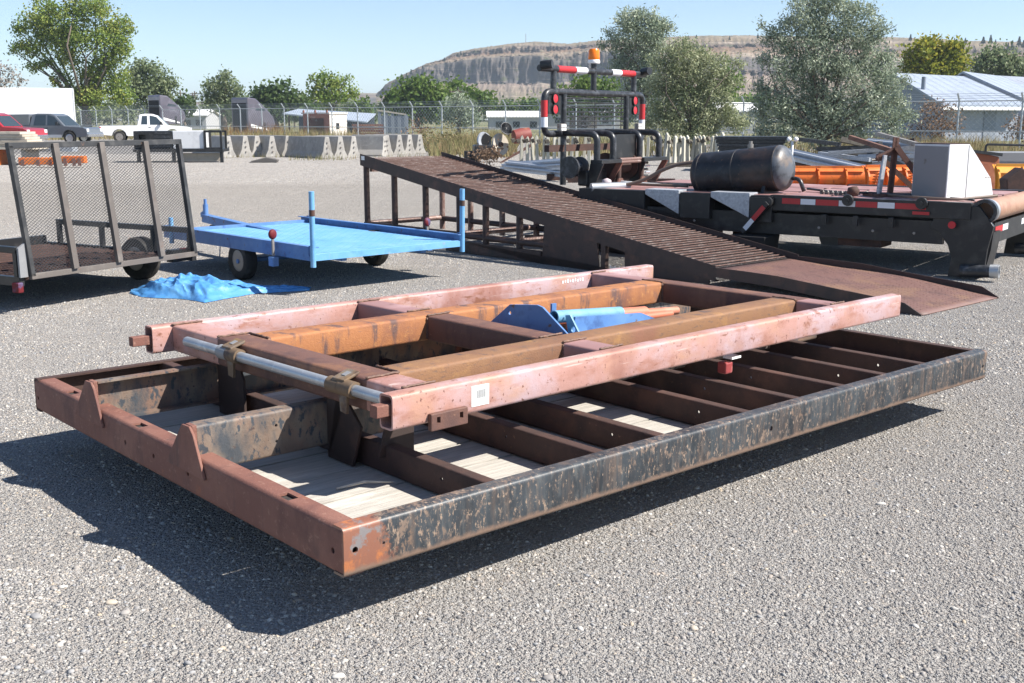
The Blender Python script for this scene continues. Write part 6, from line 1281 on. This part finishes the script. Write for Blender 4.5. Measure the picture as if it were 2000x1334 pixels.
LEAFV = np.array([(-.5, 0, 0), (0, -.32, .06), (.5, 0, 0), (0, .32, -.06)]); LEAFF = np.array([[0, 1, 2, 3]])
NARROWV = np.array([(-.5, 0, 0), (0, -.17, .05), (.5, 0, 0), (0, .17, -.05)])
def foliage(name, C, S, tint, m, parent, base=LEAFV, droop=None):
    n = len(C); M = rotmats(n) * S[:, None, None]
    me = many_mesh(name, base, LEAFF, M, C, tint, m); o = bpy.data.objects.new(name, me); COL.objects.link(o); o.parent = parent; return o
def tree(name, label, u0, vb, Y, blobs, m, leaf, dens, group=None, depth=.8, narrow=False, trunk_r=.2, cat='tree', zbase=None, twig=.13, tb=(2.0, 2.4), shrink=1.0):
    """blobs: (u, v, r) in photograph pixels at depth Y; real depth spread; leaves gather round twig ends"""
    base = pt(u0, vb, Y) if zbase is None else Vector((atx(u0, Y), Y, zbase)); base.z = 0 if zbase is None else zbase
    t = thing(name, label, cat, base, 0, group); pr = []
    k = Y / FPX
    for (u, v, r) in blobs:
        p = pt(u, v, Y) - base; R_ = r * k * shrink; p.y += rng.uniform(-1, 1) * depth * R_ * .6; pr.append((p, R_))
    b = MB(); top = max(p.z for p, _ in pr); fork = Vector((0, 0, min(top * .28, min(p.z for p, _ in pr) * .6 + .1)))
    b.tube([(0, 0, -.1), fork * .5 + Vector((.05, 0, 0)), fork], [trunk_r * 1.25, trunk_r, trunk_r * .85], 9); trk = b.build('trunk', BARK, t, smooth=True)
    limbs = MB(); Cs, Ss, Ts = [], [], []
    for p, R_ in pr:
        mid = fork.lerp(p, .5) + Vector((rng.normal() * .12, rng.normal() * .12, .10)) * (p - fork).length; r0 = trunk_r * .30
        limbs.tube([fork, fork.lerp(mid, .6), mid, mid.lerp(p, .6), p], [r0, r0 * .8, r0 * .6, r0 * .42, r0 * .2], 6)
        nt_ = max(6, int(26 * (R_ / (leaf * 9)) ** 1.5)); nt_ = min(int(nt_ * 1.8), 340)
        d = rng.normal(size=(nt_, 3)); d /= np.linalg.norm(d, axis=1)[:, None]; rad = R_ * rng.uniform(.12, 1.0, nt_) ** .55 * rng.uniform(.75, 1.22, nt_)
        E = np.array(p)[None] + d * rad[:, None] * np.array([1, 1, .92])
        for e in E[:min(12, nt_)]: limbs.tube([p, Vector(p).lerp(Vector(e), .5) + Vector((0, 0, .05 * R_)), e], [r0 * .22, r0 * .14, r0 * .05], 4)
        nl = int(dens * 6.5 * (R_ / leaf) ** 2); per = max(3, nl // nt_)
        idx = np.repeat(np.arange(nt_), per); tw = E[idx]
        sp = R_ * twig + leaf * .9
        C = tw + rng.normal(size=(len(idx), 3)) * sp * np.array([1, 1, .85])
        tt = np.clip(rng.beta(*tb, nt_)[idx] * .65 + rng.uniform(0, 1, len(idx)) * .35, 0, 1)
        Cs.append(C); Ss.append(leaf * rng.uniform(.6, 1.5, len(idx))); Ts.append(tt)
    limbs.build('branches', BARK, trk, smooth=True)
    C = np.concatenate(Cs); C[:, 2] = np.maximum(C[:, 2], .05 - base.z); foliage('crown', C, np.concatenate(Ss), np.concatenate(Ts), m, t, NARROWV if narrow else LEAFV)
    return t
tree('cottonwood_tree', 'tall wide green cottonwood tree behind the white trailer', 168, 240, 140,
     [(60, 45, 34), (100, 25, 36), (150, 12, 36), (190, 18, 34), (225, 50, 32), (238, 92, 26), (205, 80, 40), (150, 70, 46), (100, 75, 40), (55, 95, 26), (130, 110, 30), (90, 118, 16), (65, 130, 15), (215, 120, 28), (175, 140, 40), (225, 165, 34), (190, 185, 38), (240, 190, 22), (155, 185, 26), (120, 150, 20), (36, 60, 12), (28, 100, 10), (250, 60, 12)],
     COTTON, .30, 5.2, trunk_r=.62, tb=(2.4, 2.2), shrink=.86, twig=.10)
tree('cottonwood_tree', 'smaller grey green tree right of the tall cottonwood', 292, 225, 152, [(280, 132, 24), (300, 150, 28), (270, 165, 26), (318, 165, 22), (335, 165, 12), (285, 190, 28), (315, 192, 20), (262, 145, 14)], GREYL, .38, 6.5, trunk_r=.4, shrink=.9)
tree('bare_tree', 'thin leafless pale tree at the left edge of the sky', 8, 200, 170, [(5, 130, 16), (25, 150, 14), (-8, 150, 20), (38, 160, 10), (12, 165, 14)], leafmat('pale_bare_twigs', [(.22, .20, .18), (.34, .31, .28)], .1), .35, 1.6, trunk_r=.3)
tree('green_tree', 'pale green tree with open crown between the utility poles and sleeper cab', 436, 225, 160, [(435, 158, 18), (420, 175, 22), (450, 180, 24), (410, 195, 18), (465, 195, 16), (440, 148, 10), (436, 200, 24)], GREYL, .38, 6.5, trunk_r=.45, shrink=.9)
tree('shrub', 'small dark round tree by the utility poles', 360, 225, 165, [(355, 200, 12), (370, 202, 13), (345, 206, 10), (362, 212, 14)], DARKL, .5, 10, trunk_r=.2)
tree('green_tree', 'dense dark green tree above the first sleeper cab', 538, 225, 172, [(530, 182, 16), (555, 185, 20), (510, 190, 18), (572, 196, 16), (500, 200, 18), (540, 200, 24), (585, 206, 12)], DARKL, .55, 10, trunk_r=.4)
tree('green_tree', 'tall ragged light green tree right of the sleeper cabs', 648, 225, 165, [(636, 152, 14), (650, 165, 22), (625, 168, 18), (612, 182, 16), (672, 165, 10), (668, 182, 22), (690, 185, 14), (640, 190, 26), (610, 155, 8), (680, 152, 7)], COTTON, .38, 5.5, trunk_r=.45, tb=(1.8, 3), shrink=.85)
tree('hedge', 'low green hedge trees behind the left stretch of fence', 470, 225, 185, [(480, 205, 14), (462, 208, 12), (600, 208, 14), (620, 212, 12), (585, 212, 12), (700, 205, 12), (715, 210, 12), (500, 212, 12)], GREENL, .6, 9, trunk_r=.2)
tree('green_tree', 'dense bright green tree below the left end of the cliff', 815, 230, 180, [(790, 175, 20), (815, 170, 20), (840, 180, 22), (775, 190, 18), (800, 195, 24), (830, 200, 26), (860, 190, 18), (770, 205, 18), (855, 208, 20)], GREENL, .6, 10, trunk_r=.4, tb=(2.6, 2))
tree('green_tree', 'green tree in front of the cliff foot', 905, 230, 185, [(885, 175, 14), (905, 180, 18), (925, 190, 16), (890, 195, 20), (945, 200, 16), (920, 208, 20), (965, 208, 14), (990, 212, 14), (1015, 210, 14), (1040, 210, 16)], GREENL, .6, 9, trunk_r=.4)
tree('olive_tree', 'small silvery shrub standing at the fence before the green trees', 895, 250, 108, [(895, 192, 12), (885, 208, 18), (910, 212, 20), (895, 228, 22), (925, 232, 16), (870, 232, 14)], OLIVE, .28, 9, trunk_r=.2, narrow=True, tb=(2.5, 2))
tree('green_tree', 'yellow green tree seen through the headache rack', 1140, 235, 135, [(1100, 185, 18), (1130, 175, 22), (1160, 168, 24), (1185, 180, 22), (1115, 205, 22), (1150, 205, 26), (1190, 210, 20), (1080, 205, 16), (1210, 200, 20)], GREENL, .42, 9, trunk_r=.35, tb=(3, 2))
tree('green_tree', 'bright green bushes between the silvery trees', 1400, 240, 126, [(1370, 190, 18), (1400, 185, 20), (1430, 192, 20), (1455, 205, 18), (1345, 200, 16), (1390, 210, 18), (1480, 200, 18), (1430, 160, 14), (1410, 140, 12)], GREENL, .42, 9, trunk_r=.3, tb=(3, 2))
# silvery olive trees at the end of the yard
tree('olive_tree', 'tall slender silvery olive tree behind the amber beacon', 1255, 280, 76, [(1235, 32, 24), (1262, 40, 24), (1290, 50, 20), (1222, 62, 24), (1250, 72, 28), (1282, 80, 26), (1205, 85, 16), (1232, 105, 26), (1262, 115, 28), (1212, 130, 20), (1240, 145, 26), (1185, 62, 8), (1180, 88, 10), (1305, 52, 10), (1265, 160, 24), (1230, 180, 20), (1255, 205, 24)], OLIVE, .19, 9.0, narrow=True, trunk_r=.20, twig=.12, tb=(2.2, 2.6))
tree('olive_tree', 'wide yellow green silvery tree behind the leaning posts', 1350, 285, 60, [(1330, 105, 30), (1365, 110, 30), (1300, 130, 28), (1400, 130, 26), (1340, 150, 36), (1385, 165, 34), (1295, 170, 30), (1425, 160, 20), (1330, 200, 36), (1375, 215, 36), (1290, 215, 28), (1420, 210, 26), (1310, 245, 28), (1355, 255, 28), (1400, 250, 26), (1270, 240, 20), (1445, 240, 22), (1440, 125, 12)], OLIVEY, .155, 9, narrow=True, trunk_r=.16, twig=.12, tb=(2.2, 2.4))
tree('olive_tree', 'biggest silvery olive tree above the scrap heap', 1605, 305, 46, [(1580, 10, 34), (1625, 5, 36), (1670, 25, 34), (1545, 40, 30), (1700, 60, 30), (1600, 55, 42), (1650, 75, 44), (1540, 85, 36), (1505, 75, 18), (1585, 115, 42), (1690, 110, 40), (1730, 120, 26), (1640, 140, 42), (1530, 135, 34), (1495, 120, 18), (1720, 160, 34), (1590, 175, 40), (1670, 185, 42), (1525, 190, 34), (1745, 200, 28), (1620, 215, 40), (1555, 225, 36), (1490, 170, 20), (1700, 225, 38), (1490, 225, 26), (1600, 258, 34), (1660, 258, 32), (1740, 245, 26), (1530, 262, 28), (1485, 262, 20), (1775, 225, 16), (1700, 20, 14), (1490, 50, 9), (1640, -25, 16), (1765, 160, 14)], OLIVE, .128, 8.0, narrow=True, trunk_r=.17, twig=.12, shrink=.95, tb=(2.3, 2.3))
tree('yellow_tree', 'round yellowing green tree behind the metal roofs', 1830, 200, 112, [(1800, 100, 22), (1830, 95, 22), (1860, 105, 22), (1785, 120, 18), (1820, 125, 26), (1855, 130, 26), (1880, 128, 14), (1840, 150, 24), (1800, 150, 24), (1770, 135, 12)], YELLOWL, .34, 10, trunk_r=.3, tb=(2.2, 2.2))
tree('green_tree', 'dull olive coloured tree behind the second metal roof', 1945, 200, 128, [(1925, 120, 18), (1950, 115, 20), (1975, 122, 18), (1910, 138, 16), (1945, 140, 22), (1980, 142, 20), (2010, 135, 20)], GREYL, .4, 9, trunk_r=.3, tb=(1.6, 3.2))
tree('brown_shrub', 'dry red brown shrub before the blue grey building', 1822, 285, 62, [(1805, 215, 16), (1825, 208, 16), (1845, 218, 16), (1815, 240, 20), (1840, 245, 20), (1860, 250, 14), (1795, 255, 14), (1828, 268, 18), (1870, 232, 8)], BROWNL, .14, 2.4, trunk_r=.05, twig=.3, cat='shrub')
tree('brown_shrub', 'dry brown shrub at the right edge by the dark wall', 1990, 285, 60, [(1985, 240, 12), (1998, 250, 16), (1982, 262, 12), (2012, 245, 16)], BROWNL, .14, 2.6, trunk_r=.05, twig=.3, cat='shrub')
tree('brown_shrub', 'brown tumbleweed caught against the old tractor wheels', 955, 312, 36, [(950, 300, 13), (968, 304, 11), (938, 305, 9)], BROWNL, .10, 5, trunk_r=.02, twig=.3, cat='shrub', tb=(1.5, 3.5))
# pines on the skyline
PN = None
NTH = ['one', 'two', 'three', 'four', 'five', 'six', 'seven', 'eight', 'nine', 'ten', 'eleven', 'twelve', 'thirteen', 'fourteen', 'fifteen', 'sixteen', 'seventeen', 'eighteen', 'nineteen', 'twenty']
def pine(u, v, h, Y):
    global PN
    p = pt(u, v, Y); H = h * Y / FPX
    if PN is None:
        PN = thing('pine_tree', '', 'tree', p, 0); n = 420; z = rng.uniform(.1, 1, n) ** .9; a = rng.uniform(0, 6.28, n); r = (1.02 - z) * .34 * rng.uniform(.4, 1.1, n)
        foliage('crown', np.stack([r * np.cos(a), r * np.sin(a), z], 1), rng.uniform(.10, .22, n), rng.uniform(0, 1, n), PINEM, PN)
        b = MB(); b.tube([(0, 0, -.1), (0, 0, .9)], [.03, .008], 5); b.build('trunk', BARK, PN); o = PN
    else: o = copy_tree(PN)
    o.location = p; o.scale = (H * rng.uniform(.8, 1.2), H * .9, H); o.rotation_euler.z = rng.uniform(0, 6); return o
for k, (u, v, h) in enumerate(sorted(((1778, 78, 13), (1816, 80, 12), (1864, 82, 10), (1885, 83, 11), (1920, 84, 14), (1934, 84, 17), (1944, 84, 9), (1990, 88, 18), (1998, 92, 15), (1976, 96, 14), (1968, 98, 16), (1984, 102, 14), (1960, 102, 12), (1480, 72, 9), (1425, 76, 8), (1360, 74, 8), (1345, 75, 7), (1765, 88, 8), (1850, 96, 8), (1905, 100, 8)))):
    o = pine(u, v + 3, h, 735); tag(o, 'small dark pine on the scrub hill, number %s counted from left' % NTH[k], 'tree', 'pines on the scrub hill')
for k, (u, v, h) in enumerate(sorted(((784, 152, 10), (794, 148, 8), (803, 143, 10), (813, 140, 8), (826, 132, 7), (868, 118, 8), (900, 106, 9), (893, 108, 7), (905, 105, 6), (768, 162, 7), (776, 158, 6)))):
    o = pine(u, v + 3, h, 945); tag(o, 'tiny dark pine on the sloping end of the cliff, %s from left' % ORD[k], 'tree', 'pines on the cliff end')
# weeds and dry grass along the fence
def weeds(name, label, areas, m, cnt, h0, h1, w=.03):
    C, Ms, T = [], [], []
    tri = np.array([(-.5, 0, 0), (.5, 0, 0), (.15, 0, 1.0)]); 
    for (u0, u1, Y0, Y1, share) in areas:
        n = int(cnt * share); Y = rng.uniform(Y0, Y1, n); u = rng.uniform(u0, u1, n); x = (u - 1000) / FPX * Y
        g = np.sin(x * 1.1) * np.sin(Y * .7) + np.sin(x * .37 + 1) * .7; keep_ = rng.uniform(-.7, 1.5, n) < g; x, Y = x[keep_], Y[keep_]; n = len(x)
        h = rng.uniform(h0, h1, n) * (1 + .35 * np.clip(g[keep_], -1, 1)); a = rng.uniform(0, 6.28, n); tl = rng.normal(size=(n, 2)) * .28
        M = np.zeros((n, 3, 3)); M[:, 0, 0] = np.cos(a) * w; M[:, 1, 0] = np.sin(a) * w; M[:, 0, 2] = tl[:, 0] * h; M[:, 1, 2] = tl[:, 1] * h; M[:, 2, 2] = h; M[:, 1, 1] = w
        C.append(np.stack([x, Y, np.zeros(n)], 1)); Ms.append(M); T.append(np.clip(rng.beta(2, 2, n) * .6 + .4 * (np.sin(x * .9 + Y) * .5 + .5), 0, 1))
    me = many_mesh(name, tri, np.array([[0, 1, 2]]), np.concatenate(Ms), np.concatenate(C), np.concatenate(T), m); o = bpy.data.objects.new(name, me); COL.objects.link(o); return tag(o, label, 'weeds', kind='stuff')
weeds('dry_weeds', 'tall dry yellow green weeds between the barriers and the fence', [(690, 1010, 52, 76, .62), (420, 700, 66, 90, .20), (840, 1000, 45, 55, .18)], DRYG, 26000, .2, .85, .05)
weeds('dry_weeds', 'dry grass along the fence and below the olive trees', [(1420, 2050, 42, 60, .5), (100, 460, 82, 104, .2), (1040, 1420, 46, 62, .3)], DRYG, 24000, .2, .75, .045)
weeds('rust_weeds', 'rust coloured dry weeds around the sleeper cab', [(448, 560, 92, 101, 1)], RUSTW, 2500, .5, 1.3, .06)
weeds('verge_grass', 'short dry grass at the feet of the concrete barriers', [(425, 830, 41.5, 46, .7), (560, 1000, 50, 58, .3)], DRYG, 5000, .08, .30, .02)

for k, (u, v, r, m, lb) in enumerate(((835, 262, 14, DRYG, 'bushy yellow green weed at the right end of the barriers'), (875, 255, 16, DRYG, 'tall olive weed bush between fence and tractor'), (905, 268, 13, DRYG, 'low yellow weed bush left of the tractor'), (815, 250, 12, BROWNL, 'brown dry weed bush before the fence'), (850, 280, 11, GREYL, 'grey green weed bush near the ramp top'))):
    tree('weed_bush', lb, u, 285, 53, [(u, v, r), (u - r * .8, v + 9, r * .8), (u + r * .9, v + 7, r * .85), (u + 3, v + 16, r)], m, .13, 2.2, 'weed bushes by the fence', narrow=True, trunk_r=.03, twig=.25, cat='bush')

# far mass of greenery behind the fence, reading as one tree line
C, S, T = [], [], []
for (u0, u1, v0, v1, Y, n) in ((150, 420, 205, 232, 190, 30), (400, 760, 203, 232, 200, 44), (760, 1260, 205, 232, 205, 60), (1260, 2050, 196, 232, 170, 60)):
    for k in range(n):
        p = pt(rng.uniform(u0, u1), rng.uniform(v0 + 4, v1), Y + rng.uniform(-8, 8)); r = rng.uniform(.8, 1.5); q = rng.normal(size=(260, 3)) * r * .5 + np.array(p); q[:, 2] = np.maximum(q[:, 2], .1)
        C.append(q); S.append(rng.uniform(.35, .75, 260)); T.append(np.clip(rng.uniform(.1, .7) + rng.normal(size=260) * .15, 0, 1))
o = foliage('treeline', np.concatenate(C), np.concatenate(S), np.concatenate(T), GREYL, None); tag(o, 'far low line of grey green trees and scrub', 'treeline', kind='stuff')
# ------------------------------------------------------------------ air
b = MB(); b.box(-3060, 3060, -260, 5060, -1.0, 118)
hm = bpy.data.materials.new('thin_haze'); hm.use_nodes = True; nt = hm.node_tree; nt.nodes.remove(nt.nodes['Principled BSDF'])
pv = nd(nt, 'ShaderNodeVolumePrincipled'); pv.inputs['Color'].default_value = (.74, .87, 1.0, 1); pv.inputs['Density'].default_value = .00024; pv.inputs['Anisotropy'].default_value = .2
nt.links.new(pv.outputs[0], nt.nodes['Material Output'].inputs['Volume'])
tag(b.build('haze', hm), 'thin pale daytime haze', kind='stuff')
